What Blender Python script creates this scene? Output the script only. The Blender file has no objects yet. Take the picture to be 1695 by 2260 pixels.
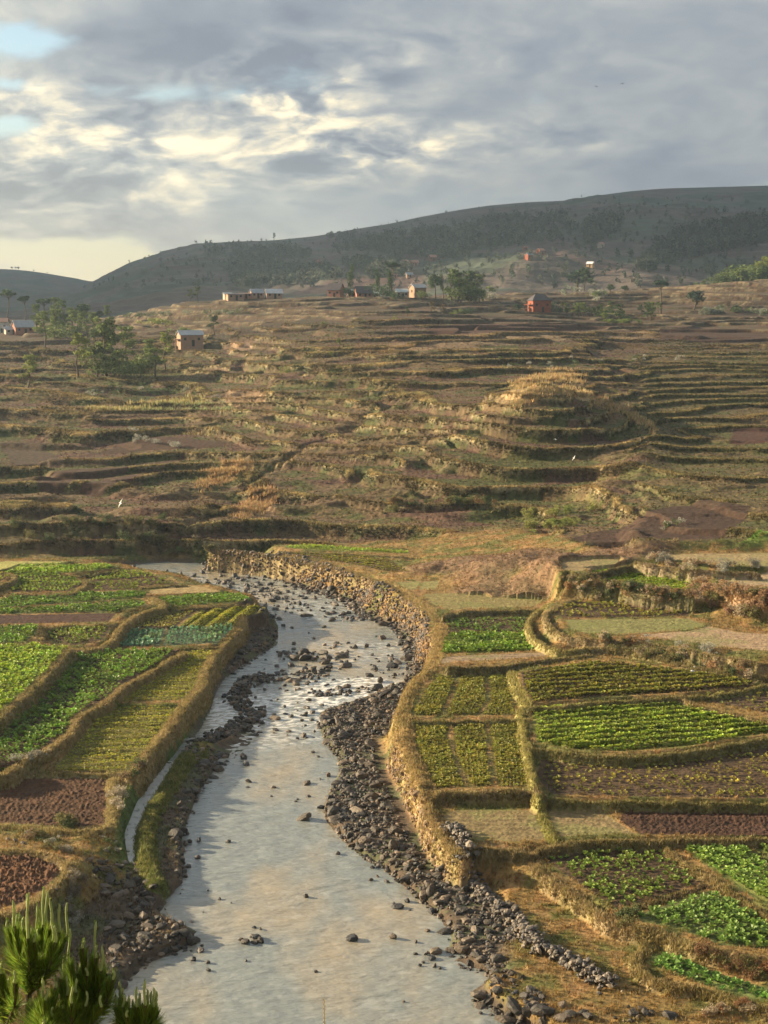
import bpy, math, random
import numpy as np
from math import radians as R
rng = np.random.default_rng(11); random.seed(11)
S = bpy.context.scene
C = S.collection

# ------------------------------------------------------------------ camera
EYE = 40.0; PITCH = R(8.05); F = 3393.0; CX = 847.5; CY = 1130.0
cam = bpy.data.objects.new('camera', bpy.data.cameras.new('camera')); C.objects.link(cam)
cam.location = (0, 0, EYE); cam.rotation_euler = (R(90) - PITCH, 0, 0)
cam.data.sensor_fit = 'VERTICAL'; cam.data.sensor_height = 36; cam.data.lens = 36 * F / 2260
cam.data.clip_start = 0.3; cam.data.clip_end = 20000
S.camera = cam
# ------------------------------------------------------------------ exposure and light
S.view_settings.view_transform = 'Standard'; S.view_settings.look = 'None'
S.view_settings.exposure = 1.7; S.view_settings.gamma = 1; S.view_settings.use_curve_mapping = False
S.render.engine = 'CYCLES'
S.cycles.use_denoising = True; S.cycles.max_bounces = 5; S.cycles.diffuse_bounces = 2; S.cycles.glossy_bounces = 2
S.cycles.transmission_bounces = 3; S.cycles.volume_bounces = 0; S.cycles.transparent_max_bounces = 6
S.cycles.sample_clamp_indirect = 3; S.cycles.use_adaptive_sampling = True; S.cycles.adaptive_threshold = 0.02
SUN_AZ = R(74)      # to the left of the view direction
SUN_EL = R(17)
sv = (-math.sin(SUN_AZ) * math.cos(SUN_EL), math.cos(SUN_AZ) * math.cos(SUN_EL), math.sin(SUN_EL))
sl = bpy.data.lights.new('sun', 'SUN'); sl.energy = 5.0; sl.angle = R(0.6); sl.color = (1.0, 0.80, 0.52)
so = bpy.data.objects.new('sun', sl); C.objects.link(so)
from mathutils import Vector
so.rotation_euler = Vector(sv).to_track_quat('Z', 'Y').to_euler()

W = bpy.data.worlds.new('World'); S.world = W; W.use_nodes = True
def sky_nodes():
    nt = W.node_tree; N = nt.nodes; L = nt.links; N.clear()
    def n(t, **k):
        o = N.new(t)
        for a, b in k.items(): setattr(o, a, b)
        return o
    def val(sock, v):
        if hasattr(v, 'type') and hasattr(v, 'is_linked'): L.new(v, sock)
        else: sock.default_value = v
    def m(op, a, b=0.0, c=0.0, clamp=False):
        o = n('ShaderNodeMath', operation=op, use_clamp=clamp)
        val(o.inputs[0], a); val(o.inputs[1], b); val(o.inputs[2], c); return o.outputs[0]
    def vm(op, a, b=(0, 0, 0)):
        o = n('ShaderNodeVectorMath', operation=op); val(o.inputs[0], a); val(o.inputs[1], b)
        return o.outputs['Value'] if op in ('DOT_PRODUCT', 'LENGTH') else o.outputs[0]
    def mix(f, a, b):
        o = n('ShaderNodeMix', data_type='RGBA'); val(o.inputs[0], f); val(o.inputs[6], a); val(o.inputs[7], b); return o.outputs[2]
    def ramp(v, lo, hi):
        o = n('ShaderNodeMapRange', interpolation_type='SMOOTHSTEP'); val(o.inputs[0], v); o.inputs[1].default_value = lo; o.inputs[2].default_value = hi
        return o.outputs[0]
    def noise(v, scale, det=7, rough=0.55, dist=0.0):
        o = n('ShaderNodeTexNoise'); val(o.inputs['Vector'], v); o.inputs['Scale'].default_value = scale
        o.inputs['Detail'].default_value = det; o.inputs['Roughness'].default_value = rough; o.inputs['Distortion'].default_value = dist
        return o.outputs['Fac']
    tc = n('ShaderNodeTexCoord').outputs['Generated']
    nrm = vm('NORMALIZE', tc)
    sep = n('ShaderNodeSeparateXYZ'); L.new(nrm, sep.inputs[0])
    zz = m('MAXIMUM', sep.outputs[2], 0.0)
    # cloud deck seen in perspective: project the direction on a high plane
    inv = m('DIVIDE', 1.0, m('ADD', zz, 0.32))
    comb = n('ShaderNodeCombineXYZ'); L.new(m('MULTIPLY', sep.outputs[0], inv), comb.inputs[0]); L.new(m('MULTIPLY', sep.outputs[1], inv), comb.inputs[1])
    L.new(m('MULTIPLY', zz, 1.6), comb.inputs[2])
    P = comb.outputs[0]
    sky = n('ShaderNodeTexSky', sky_type='NISHITA'); sky.sun_disc = False
    sky.sun_elevation = SUN_EL; sky.sun_rotation = -SUN_AZ
    sky.air_density = 1.0; sky.dust_density = 0.6; sky.ozone_density = 1.2
    skyc = n('ShaderNodeVectorMath', operation='SCALE'); L.new(sky.outputs[0], skyc.inputs[0]); skyc.inputs[3].default_value = 0.085
    def d(px, py):
        a = (px - CX) / F; b = (CY - py) / F
        v = Vector((a, math.cos(PITCH) + b * math.sin(PITCH), -math.sin(PITCH) + b * math.cos(PITCH))); return tuple(v.normalized())
    def blob(px, py, wx, wy, soft=1.0):
        # elliptical region of the sky around a direction, real angular size
        c = Vector(d(px, py)); up = Vector((0, 0, 1)); rt = c.cross(up).normalized(); u2 = rt.cross(c)
        ax = m('DIVIDE', vm('DOT_PRODUCT', nrm, tuple(rt)), wx / F); ay = m('DIVIDE', vm('DOT_PRODUCT', nrm, tuple(u2)), wy / F)
        r2 = m('ADD', m('MULTIPLY', ax, ax), m('MULTIPLY', ay, ay))
        fwd = ramp(vm('DOT_PRODUCT', nrm, tuple(c)), 0.2, 0.5)
        return m('MULTIPLY', m('POWER', 2.718, m('MULTIPLY', r2, -1.0)), fwd)
    def add(*xs):
        r = xs[0]
        for x in xs[1:]: r = m('ADD', r, x)
        return r
    warp = n('ShaderNodeTexNoise'); L.new(P, warp.inputs['Vector']); warp.inputs['Scale'].default_value = 5.0; warp.inputs['Detail'].default_value = 5
    wv = n('ShaderNodeVectorMath', operation='SCALE'); L.new(vm('SUBTRACT', warp.outputs['Color'], (0.5, 0.5, 0.5)), wv.inputs[0]); wv.inputs[3].default_value = 0.16
    Pw = vm('ADD', P, wv.outputs[0])
    big = noise(Pw, 1.5, 8, 0.55)
    fine = noise(Pw, 4.2, 9, 0.55)
    dens = m('ADD', m('MULTIPLY', big, 0.45), m('MULTIPLY', fine, 0.55))
    # same fields a step towards the sun: relief light on the cloud sides
    off = (-0.035, 0.0, 0.055)
    fine2 = noise(vm('ADD', Pw, off), 4.2, 6, 0.52)
    puff = noise(Pw, 11.0, 6, 0.55); puff2 = noise(vm('ADD', Pw, (-0.016, 0.0, 0.026)), 11.0, 5, 0.5)
    lit = m('ADD', m('MULTIPLY', m('SUBTRACT', fine, fine2), 6.5), m('MULTIPLY', m('SUBTRACT', puff, puff2), 2.8))
    gap = add(m('MULTIPLY', blob(40, 80, 140, 60), 1.15), m('MULTIPLY', blob(300, 200, 220, 30), .5), m('MULTIPLY', blob(30, 190, 120, 18), .5), m('MULTIPLY', blob(60, 560, 330, 45), .8), m('MULTIPLY', blob(20, 270, 80, 30), .5))
    cover = ramp(m('SUBTRACT', dens, m('MULTIPLY', gap, 0.22)), 0.325, 0.43)
    glow = add(m('MULTIPLY', blob(200, 320, 420, 150), .72), m('MULTIPLY', blob(790, 330, 170, 50), 1.1), m('MULTIPLY', blob(1150, 300, 260, 40), .30), m('MULTIPLY', blob(60, 420, 240, 70), .30), m('MULTIPLY', blob(620, 200, 170, 60), 1.0), m('MULTIPLY', blob(920, 100, 240, 60), .28), m('MULTIPLY', blob(90, 545, 300, 40), .5))
    dark = add(m('MULTIPLY', blob(330, 110, 330, 60), 1.25), m('MULTIPLY', blob(780, 20, 420, 60), .55), m('MULTIPLY', blob(200, 475, 360, 50), .85), m('MULTIPLY', blob(1500, 260, 500, 160), .25), m('MULTIPLY', blob(700, 420, 250, 45), .3))
    t = m('ADD', m('ADD', m('MULTIPLY', lit, m('ADD', 0.20, m('MULTIPLY', glow, 1.15))), m('MULTIPLY', glow, 0.32)), m('MULTIPLY', dark, -0.36))
    t = m('ADD', t, m('MULTIPLY', m('SUBTRACT', big, 0.5), 0.9))
    cr = n('ShaderNodeValToRGB'); val(cr.inputs[0], m('ADD', m('MULTIPLY', t, 0.62), 0.36, clamp=True))
    e = cr.color_ramp.elements
    e[0].position = 0.0; e[0].color = (0.110, 0.125, 0.160, 1)
    e[1].position = 1.0; e[1].color = (0.72, 0.61, 0.42, 1)
    for pos, col in ((0.22, (0.160, 0.178, 0.205, 1)), (0.42, (0.225, 0.235, 0.240, 1)), (0.58, (0.315, 0.310, 0.285, 1)), (0.76, (0.48, 0.43, 0.33, 1))):
        q = e.new(pos); q.color = col
    base = mix(cover, skyc.outputs[0], cr.outputs[0])
    # the low sky toward the sun, pale and warm
    lowm = m('MULTIPLY', m('POWER', 2.718, m('MULTIPLY', zz, -22.0)), m('ADD', 0.15, m('MULTIPLY', m('POWER', 2.718, m('MULTIPLY', m('SUBTRACT', 1.0, vm('DOT_PRODUCT', nrm, d(-500, 560))), -18.0)), 0.80)))
    out = mix(m('MINIMUM', lowm, 0.8), base, (0.72, 0.62, 0.42, 1))
    bg = n('ShaderNodeBackground'); L.new(out, bg.inputs[0]); bg.inputs[1].default_value = 0.66
    wo = n('ShaderNodeOutputWorld'); L.new(bg.outputs[0], wo.inputs[0])
sky_nodes()

# ------------------------------------------------------------------ maths helpers
def ray(px, py):
    a = (np.asarray(px, float) - CX) / F; b = (CY - np.asarray(py, float)) / F
    return a, math.cos(PITCH) + b * math.sin(PITCH), -math.sin(PITCH) + b * math.cos(PITCH)
def at(px, py, z):
    a, dy, dz = ray(px, py); t = (z - EYE) / dz
    return np.stack([a * t, dy * t], -1)
ZOOM = {'A': (0, 1200, 2.676), 'B': (450, 1180, 2.676), 'C': (1000, 1180, 2.387), 'D': (0, 1650, 2.9625), 'E': (500, 1600, 2.765),
        'F': (1000, 1600, 2.387), 'S': (0, 0, 1.0), 'H': (0, 800, 1.9518), 'I': (845, 760, 1.9518), 'J': (0, 560, 2.765), 'K': (450, 500, 2.765), 'L': (1000, 400, 2.387)}
def pix(txt):
    """'B 10,20 30,40 C 5,6' -> source pixels of the survey sketch"""
    z = 'S'; out = []
    for w in txt.split():
        if w in ZOOM: z = w; continue
        x, y = w.split(','); ox, oy, s = ZOOM[z]; out.append((ox + float(x) / s, oy + float(y) / s))
    return np.array(out)
def P(txt, z):
    p = pix(txt); return at(p[:, 0], p[:, 1], z)
def dep(py): return PITCH + np.arctan((np.asarray(py, float) - CY) / F)

_perm = np.random.default_rng(5).integers(0, 65536, 65536).astype(np.int64)
def _h(ix, iy, s): return _perm[(_perm[(ix + s * 131) & 65535] + iy) & 65535]
def perlin(x, y, s=0):
    x = np.asarray(x, float); y = np.asarray(y, float)
    ix = np.floor(x).astype(np.int64); iy = np.floor(y).astype(np.int64); fx = x - ix; fy = y - iy
    u = fx * fx * fx * (fx * (fx * 6 - 15) + 10); v = fy * fy * fy * (fy * (fy * 6 - 15) + 10)
    def g(a, b, dx, dy):
        th = _h(a, b, s) * (2 * np.pi / 65536); return np.cos(th) * dx + np.sin(th) * dy
    n00 = g(ix, iy, fx, fy); n10 = g(ix + 1, iy, fx - 1, fy); n01 = g(ix, iy + 1, fx, fy - 1); n11 = g(ix + 1, iy + 1, fx - 1, fy - 1)
    return (n00 * (1 - u) + n10 * u) * (1 - v) + (n01 * (1 - u) + n11 * u) * v * 1.0
def fbm(x, y, o=4, s=0, gain=0.5):
    r = 0; a = 1; k = 1
    for i in range(o):
        r = r + a * perlin(x * k, y * k, s + i * 7); a *= gain; k *= 2.03
    return r * 1.4
def cellrand(x, y, s=0): return _h(np.floor(x).astype(np.int64), np.floor(y).astype(np.int64), s) / 65536.0
def ss(a, b, x): t = np.clip((x - a) / (b - a), 0, 1); return t * t * (3 - 2 * t)
def inpoly(p, x, y):
    c = np.zeros(x.shape, bool); n = len(p)
    for i in range(n):
        x1, y1 = p[i]; x2, y2 = p[(i + 1) % n]
        if y1 == y2: continue
        k = (y1 > y) != (y2 > y)
        c ^= k & (x < (x2 - x1) * (y - y1) / (y2 - y1) + x1)
    return c
def dline(p, x, y, closed=False):
    d = np.full(x.shape, 1e9); n = len(p)
    for i in range(n if closed else n - 1):
        ax, ay = p[i]; bx, by = p[(i + 1) % n]; vx = bx - ax; vy = by - ay; L2 = vx * vx + vy * vy + 1e-9
        t = np.clip(((x - ax) * vx + (y - ay) * vy) / L2, 0, 1)
        d = np.minimum(d, (x - ax - t * vx) ** 2 + (y - ay - t * vy) ** 2)
    return np.sqrt(d)
def smoothline(p, n=4):
    """Catmull-Rom through the points"""
    p = np.asarray(p); q = np.vstack([2 * p[0] - p[1], p, 2 * p[-1] - p[-2]]); out = []
    for i in range(1, len(q) - 2):
        for t in np.linspace(0, 1, n, endpoint=False):
            a, b, c, d = q[i - 1], q[i], q[i + 1], q[i + 2]
            out.append(.5 * ((2 * b) + (c - a) * t + (2 * a - 5 * b + 4 * c - d) * t * t + (3 * b - a - 3 * c + d) * t ** 3))
    out.append(q[-2]); return np.array(out)

# ------------------------------------------------------------------ materials
def mat(name, col=(.5, .5, .5), rough=.9, var=.25, vscale=3.0, bump=.0, bscale=8.0, attr=False, trans=0.0, spec=.25, metal=0, mottle=None):
    m = bpy.data.materials.new(name); m.use_nodes = True; nt = m.node_tree; N = nt.nodes; L = nt.links
    b = N['Principled BSDF']; out = N['Material Output']
    b.inputs['Roughness'].default_value = rough; b.inputs['Specular IOR Level'].default_value = spec; b.inputs['Metallic'].default_value = metal
    tc = N.new('ShaderNodeTexCoord').outputs['Object']
    if attr:
        a = N.new('ShaderNodeAttribute'); a.attribute_name = 'Col'; base = a.outputs['Color']
    else:
        r = N.new('ShaderNodeRGB'); r.outputs[0].default_value = (*col, 1); base = r.outputs[0]
    if var:
        t = N.new('ShaderNodeTexNoise'); t.inputs['Scale'].default_value = vscale; t.inputs['Detail'].default_value = 6; t.inputs['Roughness'].default_value = .65; L.new(tc, t.inputs['Vector'])
        mr = N.new('ShaderNodeMapRange'); mr.inputs[1].default_value = .3; mr.inputs[2].default_value = .7; mr.inputs[3].default_value = 1 - var; mr.inputs[4].default_value = 1 + var; L.new(t.outputs[0], mr.inputs[0])
        s = N.new('ShaderNodeVectorMath'); s.operation = 'SCALE'; L.new(base, s.inputs[0]); L.new(mr.outputs[0], s.inputs[3]); base = s.outputs[0]
    L.new(base, b.inputs['Base Color'])
    if bump:
        t = N.new('ShaderNodeTexNoise'); t.inputs['Scale'].default_value = bscale; t.inputs['Detail'].default_value = 5; t.inputs['Roughness'].default_value = .6; L.new(tc, t.inputs['Vector'])
        bp = N.new('ShaderNodeBump'); bp.inputs['Distance'].default_value = bump; bp.inputs['Strength'].default_value = 1; L.new(t.outputs[0], bp.inputs['Height']); L.new(bp.outputs[0], b.inputs['Normal'])
    if trans:
        tr = N.new('ShaderNodeBsdfTranslucent'); L.new(base, tr.inputs['Color']); mx = N.new('ShaderNodeMixShader'); mx.inputs[0].default_value = trans
        L.new(b.outputs[0], mx.inputs[1]); L.new(tr.outputs[0], mx.inputs[2]); L.new(mx.outputs[0], out.inputs[0])
    return m
M = {}
M['ground'] = mat('ground', attr=True, var=.30, vscale=2.2, bump=.10, bscale=3.5)
M['hill'] = mat('hillside', attr=True, var=.28, vscale=.8, bump=.25, bscale=1.6)
M['far'] = mat('mountain', attr=True, var=.3, vscale=.06, bump=2.0, bscale=.12)
M['soil'] = mat('tilled_soil', attr=True, var=.35, vscale=3.0, bump=.10, bscale=4.5)
M['leaf'] = mat('crop_leaf', attr=True, rough=.5, var=.25, vscale=1.2, trans=.35, spec=.35)
M['grass'] = mat('dry_grass', attr=True, rough=.8, var=.2, vscale=1.0, trans=.30)
M['foliage'] = mat('foliage', attr=True, rough=.7, var=.25, vscale=.7, trans=.25)
M['bark'] = mat('bark', (.10, .075, .055), var=.4, vscale=6)
M['rock'] = mat('basalt', attr=True, rough=.62, var=.35, vscale=2.5, bump=.06, bscale=6, spec=.4)
M['wallstone'] = mat('wall_stone', attr=True, rough=.85, var=.35, vscale=3.0, bump=.05, bscale=6)

# ------------------------------------------------------------------ object helpers
def setp(o, label=None, cat=None, group=None, kind=None):
    for k, v in (('label', label), ('category', cat), ('group', group), ('kind', kind)):
        if v: o[k] = v
    return o
def mesh_np(name, V, Fq, col=None, smooth=False):
    V = np.ascontiguousarray(V, np.float32); Fq = np.ascontiguousarray(Fq, np.int32)
    me = bpy.data.meshes.new(name); k = Fq.shape[1]
    me.vertices.add(len(V)); me.vertices.foreach_set('co', V.ravel())
    me.loops.add(Fq.size); me.loops.foreach_set('vertex_index', Fq.ravel())
    me.polygons.add(len(Fq)); me.polygons.foreach_set('loop_start', np.arange(0, Fq.size, k, dtype=np.int32))
    me.polygons.foreach_set('use_smooth', np.full(len(Fq), smooth))
    if col is not None:
        a = me.color_attributes.new('Col', 'FLOAT_COLOR', 'POINT')
        c = np.ones((len(V), 4), np.float32); c[:, :3] = col; a.data.foreach_set('color', c.ravel())
    me.update(calc_edges=True); return me
def obj(name, me, m, parent=None, loc=(0, 0, 0)):
    o = bpy.data.objects.new(name, me); C.objects.link(o); o.location = loc
    if m is not None and len(me.materials) == 0: me.materials.append(m)
    if parent is not None: o.parent = parent
    return o
def empty(name, loc, rz=0):
    o = bpy.data.objects.new(name, None); C.objects.link(o); o.location = loc; o.rotation_euler = (0, 0, rz); o.empty_display_size = .2; return o
def copy_tree(o, parent=None):
    c = o.copy(); C.objects.link(c); c.parent = parent
    for ch in o.children: copy_tree(ch, c)
    return c
def rotm(rz, tx, ty):
    """batch rotation matrices: tilt about x, y, then spin about z"""
    cz, sz, cx, sx, cy, sy = np.cos(rz), np.sin(rz), np.cos(tx), np.sin(tx), np.cos(ty), np.sin(ty)
    z = np.zeros_like(cz); o = np.ones_like(cz)
    Rz = np.stack([np.stack([cz, -sz, z], -1), np.stack([sz, cz, z], -1), np.stack([z, z, o], -1)], -2)
    Rx = np.stack([np.stack([o, z, z], -1), np.stack([z, cx, -sx], -1), np.stack([z, sx, cx], -1)], -2)
    Ry = np.stack([np.stack([cy, z, sy], -1), np.stack([z, o, z], -1), np.stack([-sy, z, cy], -1)], -2)
    return Rz @ Rx @ Ry
def stamp(protos, pos, scale, cols, rz=None, tilt=.15, sc3=None):
    """merge many copies of the prototype meshes (V,F) into single arrays"""
    n = len(pos); pos = np.asarray(pos, float); scale = np.broadcast_to(np.asarray(scale, float), (n,))
    rz = rng.uniform(0, 2 * np.pi, n) if rz is None else rz
    Rm = rotm(rz, rng.normal(0, tilt, n), rng.normal(0, tilt, n)); which = rng.integers(0, len(protos), n)
    Vs, Fs, Cs, off = [], [], [], 0
    for k, (pv, pf) in enumerate(protos):
        i = np.nonzero(which == k)[0]
        if not len(i): continue
        pvv = pv[None] * (sc3[i][:, None, :] if sc3 is not None else 1.0)
        V = np.einsum('nij,nkj->nki', Rm[i], np.broadcast_to(pvv, (len(i),) + pv.shape)) * scale[i][:, None, None] + pos[i][:, None, :]
        Fk = pf[None] + (np.arange(len(i)) * len(pv))[:, None, None] + off
        Vs.append(V.reshape(-1, 3)); Fs.append(Fk.reshape(-1, pf.shape[1])); off += len(i) * len(pv)
        Cs.append(np.repeat(cols[i], len(pv), 0))
    return np.concatenate(Vs), np.concatenate(Fs), np.concatenate(Cs)
def vary(base, n, a=.2, hue=.06):
    return np.clip(np.array(base)[None] * (1 + rng.normal(0, a, (n, 1))) * (1 + rng.normal(0, hue, (n, 3))), .005, .95)
# ================================================================== TERRAIN
# base relief: for a few directions, (distance, height) knots of the valley and the terraced slope
def prof(near, hill, tail):
    k = list(near) + [(y, EYE - y * math.tan(float(dep(py)))) for y, py in hill]
    yl, zl = k[-1]
    return sorted(k + [(y, z) for y, z in tail])
NEAR = [(-60, 60), (0, 38.3), (10, 31), (20, 24.5), (30, 18.5), (45, 10.5), (60, 4.0), (70, 1.9)]
LEFT = NEAR + [(84, 1.3), (120, 1.6), (180, 2.2), (215, 2.0), (228, .7)]
RIGHT = NEAR + [(84, 1.1), (110, 1.6), (130, 2.6), (150, 3.2), (165, 4.0), (178, 6.0)]
T0 = [(680, 29), (900, 24), (1400, 22)]
COLS = {
 -700: prof(LEFT, [(236, 1136), (250, 1106), (264, 1083), (300, 1000), (350, 900), (410, 820), (470, 770), (530, 745), (600, 728)], T0),
 0: prof(LEFT, [(236, 1136), (250, 1106), (264, 1083), (300, 1000), (350, 900), (410, 820), (470, 770), (530, 745), (600, 725)], T0),
 230: prof(LEFT, [(236, 1136), (250, 1106), (264, 1083), (300, 1000), (350, 900), (410, 820), (470, 775), (540, 735), (600, 712)], T0),
 400: prof(LEFT, [(236, 1142), (250, 1110), (264, 1085), (300, 1005), (350, 900), (410, 825), (470, 775), (540, 725), (590, 690), (630, 664)], [(700, 36), (900, 26), (1400, 22)]),
 650: prof(NEAR + [(84, .8), (150, .8), (215, .8), (229, 1.6)], [(238, 1185), (250, 1130), (265, 1080), (300, 970), (345, 870), (400, 790), (460, 740), (520, 710), (560, 690), (620, 654)], [(700, 38), (900, 28), (1400, 22)]),
 900: prof(NEAR + [(84, 1), (120, 2.2), (170, 3.2), (205, 3.4), (222, 3.6)], [(233, 1180), (245, 1130), (258, 1075), (278, 1000), (310, 905), (335, 865), (375, 800), (430, 750), (500, 710), (560, 683), (635, 655)], [(720, 38), (900, 28), (1400, 22)]),
 1060: prof(NEAR + [(84, 1), (120, 2.4), (170, 3.3), (195, 4.3), (215, 5.0)], [(233, 1168), (245, 1120), (258, 1055), (272, 1000), (290, 930), (312, 880), (340, 855), (380, 800), (430, 755), (500, 720), (560, 698), (640, 665)], [(720, 41), (900, 28), (1400, 22)]),
 1210: prof(RIGHT + [(200, 6.6)], [(230, 1160), (245, 1120), (258, 1050), (270, 1000), (285, 930), (298, 880), (312, 858), (340, 852), (380, 808), (430, 760), (500, 725), (560, 705), (640, 675), (720, 645)], [(800, 40), (950, 28), (1400, 22)]),
 1350: prof(RIGHT, [(190, 1215), (212, 1160), (235, 1110), (255, 1055), (275, 990), (300, 925), (330, 880), (360, 845), (420, 790), (480, 755), (540, 720), (600, 700), (680, 665), (740, 642)], [(820, 42), (950, 30), (1400, 22)]),
 1450: prof(RIGHT, [(190, 1210), (210, 1150), (235, 1085), (270, 1005), (310, 935), (360, 860), (420, 800), (480, 755), (540, 720), (600, 700), (680, 665), (740, 640)], [(820, 44), (950, 32), (1400, 22)]),
 1695: prof(RIGHT, [(185, 1215), (205, 1150), (230, 1085), (270, 1000), (320, 930), (370, 860), (420, 800), (480, 755), (540, 720), (600, 700), (650, 675), (700, 640), (760, 612)], [(850, 47), (1000, 38), (1400, 22)]),
 2400: prof(RIGHT, [(185, 1215), (205, 1150), (230, 1085), (270, 1000), (320, 930), (370, 860), (420, 800), (480, 755), (540, 720), (600, 700), (650, 675), (700, 640), (760, 600)], [(850, 50), (1000, 38), (1400, 22)]),
}
_cx = np.array(sorted(COLS)); TU = np.arange(-1.6, 1.601, .01); TY = np.arange(-60, 1401, 3.0)
_tab = np.array([np.interp(TY, [k[0] for k in COLS[c]], [k[1] for k in COLS[c]]) for c in _cx])
_cu = (_cx - CX) / F
TAB = np.array([np.interp(TU, _cu, _tab[:, j]) for j in range(len(TY))])     # [y, u]
def _gs(a, s, ax):
    k = np.exp(-.5 * (np.arange(-4 * int(s + 1), 4 * int(s + 1) + 1) / s) ** 2); k /= k.sum(); h = len(k) // 2
    a = np.moveaxis(a, ax, 0); p = np.concatenate([np.repeat(a[:1], h, 0), a, np.repeat(a[-1:], h, 0)])
    r = sum(k[i] * p[i:i + len(a)] for i in range(len(k))); return np.moveaxis(r, 0, ax)
TAB = _gs(_gs(TAB, 1.1, 0), 1.3, 1)
TAB = TAB + 2.0 * np.exp(-((TU[None] - .10) / .055) ** 2 - ((TY[:, None] - 296) / 22) ** 2)
def base_h(x, y):
    x = np.asarray(x, float); y = np.asarray(y, float)
    u = x / np.maximum(y, 40.0); fy = np.clip((y + 60) / 3.0, 0, len(TY) - 1.001); fu = np.clip((u + 1.6) / .01, 0, len(TU) - 1.001)
    iy = fy.astype(int); iu = fu.astype(int); a = fy - iy; b = fu - iu
    return (TAB[iy, iu] * (1 - b) + TAB[iy, iu + 1] * b) * (1 - a) + (TAB[iy + 1, iu] * (1 - b) + TAB[iy + 1, iu + 1] * b) * a
def onland(px, py, tmin=75.0, tmax=1150.0, hf=None):
    """where the sight line meets the land"""
    hf = hf or base_h
    px = np.atleast_1d(np.asarray(px, float)); py = np.atleast_1d(np.asarray(py, float)); a, dy, dz = ray(px, py)
    t = np.full(px.shape, tmin); done = np.zeros(px.shape, bool); hit = t.copy()
    while t.min() < tmax and not done.all():
        z = EYE + dz * t; below = (z < hf(a * t, dy * t)) & ~done
        hit[below] = t[below]; done |= below; t = t * 1.004 + .1
    hit[~done] = tmax
    x = a * hit; y = dy * hit; return np.stack([x, y, hf(x, y)], -1)

# ---- water outlines (source-pixel sketches dropped on the water plane)
RIVER = P('A 690,142 850,160 950,205 1190,232 1300,290 1500,335 1600,400 1640,480 1640,600 1540,650 1400,740 1330,790 1275,880 1240,990 1190,1090 1120,1170 1180,1190 1260,1150 1330,1100 1420,1080 1500,1100 1480,1180 1390,1260 1370,1338 '
          'D 1540,0 1400,150 1300,270 1210,500 1180,640 1200,780 1190,890 1080,980 990,1080 1100,1130 1210,1160 1290,1200 1230,1280 1000,1370 870,1440 840,1500 750,1560 640,1640 560,1900 '
          'S 190,2420 1250,2420 F 520,1660 400,1575 250,1530 150,1470 100,1400 200,1340 190,1300 60,1260 0,1235 E 1530,1420 1350,1370 1400,1260 1320,1170 1200,1060 1050,930 950,850 850,800 760,720 640,600 600,500 640,380 700,290 700,200 620,110 600,0 '
          'B 730,1240 700,1130 690,1045 830,1010 1000,940 1100,890 1190,870 1200,760 1190,650 1130,560 1000,500 900,470 840,400 620,335 380,240 0,210 A 1230,120 1000,110 850,118', 0.0)
CANAL = smoothline(P('A 1150,1165 D 1250,-50 1170,60 1090,140 1040,200 960,330 905,460 870,560 888,660 915,745', .35), 4)
CANAL2 = P('D 665,1070 640,1110 590,1180 540,1240 480,1310', .15)
# ---- plots: id, kind, sketch, level
FL = []
def fld(kind, z, txt, label, **k):
    if kind == 'crop' and k['c'] != TEAL: c = k['c']; k['c'] = (c[0] * 2.0, c[1] * 1.38, c[2] * 1.05)
    FL.append(dict(kind=kind, z=z, p=P(txt, z), label=label, k=k, i=len(FL)))
YG = (.165, .235, .035); GR = (.085, .20, .035); DG = (.055, .15, .04); BG = (.17, .33, .045); TEAL = (.14, .27, .15); OL = (.135, .185, .04)
fld('crop', 3.8, 'A -60,600 130,600 240,600 400,615 330,700 210,820 70,940 -10,1005 -60,1040', 'bright yellow-green crop plot at the left edge above a grassy step', c=BG, rd='A 0,700 330,690', rs=.75, ps=.42, s=.62, pr=.97)
fld('crop', 2.7, 'A 435,640 700,630 1060,625 960,690 850,760 730,825 640,905 520,970 440,1020 410,1110 280,1195 140,1265 40,1330 -120,1345 -120,1150 0,1115 100,1020 250,900 370,740', 'long dark green potato plot curving between two grassy banks', c=GR, rd='A 200,1000 520,960', rs=.62, ps=.45, s=.56, pr=.9)
fld('crop', 2.1, 'A 1105,640 1275,625 1200,740 1165,840 1080,925 700,932 760,860 860,780 970,710', 'upper half of the yellow-green ridged plot beside the river bank', c=YG, rd='A 700,932 1080,928', rs=.40, ps=.24, s=.27, pr=.93, tr=1.9)
fld('crop', 2.0, 'A 660,965 1065,960 1000,1060 890,1190 780,1330 D 850,150 700,158 350,152 A 330,1310 430,1200 500,1120 560,1040', 'lower half of the yellow-green ridged plot ending at the ploughed plot', c=YG, rd='A 560,1100 1000,1080', rs=.40, ps=.24, s=.27, pr=.95, tr=1.9)
fld('crop', 2.3, 'A 650,615 715,520 985,502 940,605', 'smaller blue-green cabbage bed', c=TEAL, rd='A 650,600 940,595', rs=.6, ps=.55, s=.55, pr=.97)
fld('crop', 2.3, 'A 995,500 1390,485 1360,530 1285,588 960,603', 'larger blue-green cabbage bed beside the river bank', c=TEAL, rd='A 650,600 940,595', rs=.6, ps=.55, s=.55, pr=.97)
fld('crop', 2.5, 'A 775,498 830,450 960,405 1150,392 1160,395 1030,495', 'dull green bed left of the small yellowish beds', c=OL, rd='A 800,480 1100,400', rs=.4, ps=.26, s=.27, pr=.9)
fld('crop', 2.5, 'A 1050,493 1180,397 1460,374 1570,372 1560,400 1440,430 1400,482', 'four small yellow-green beds at the river corner', c=YG, rd='A 1040,490 1180,397', rs=1.9, ps=.22, s=.30, pr=.95, w=1.4)
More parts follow.
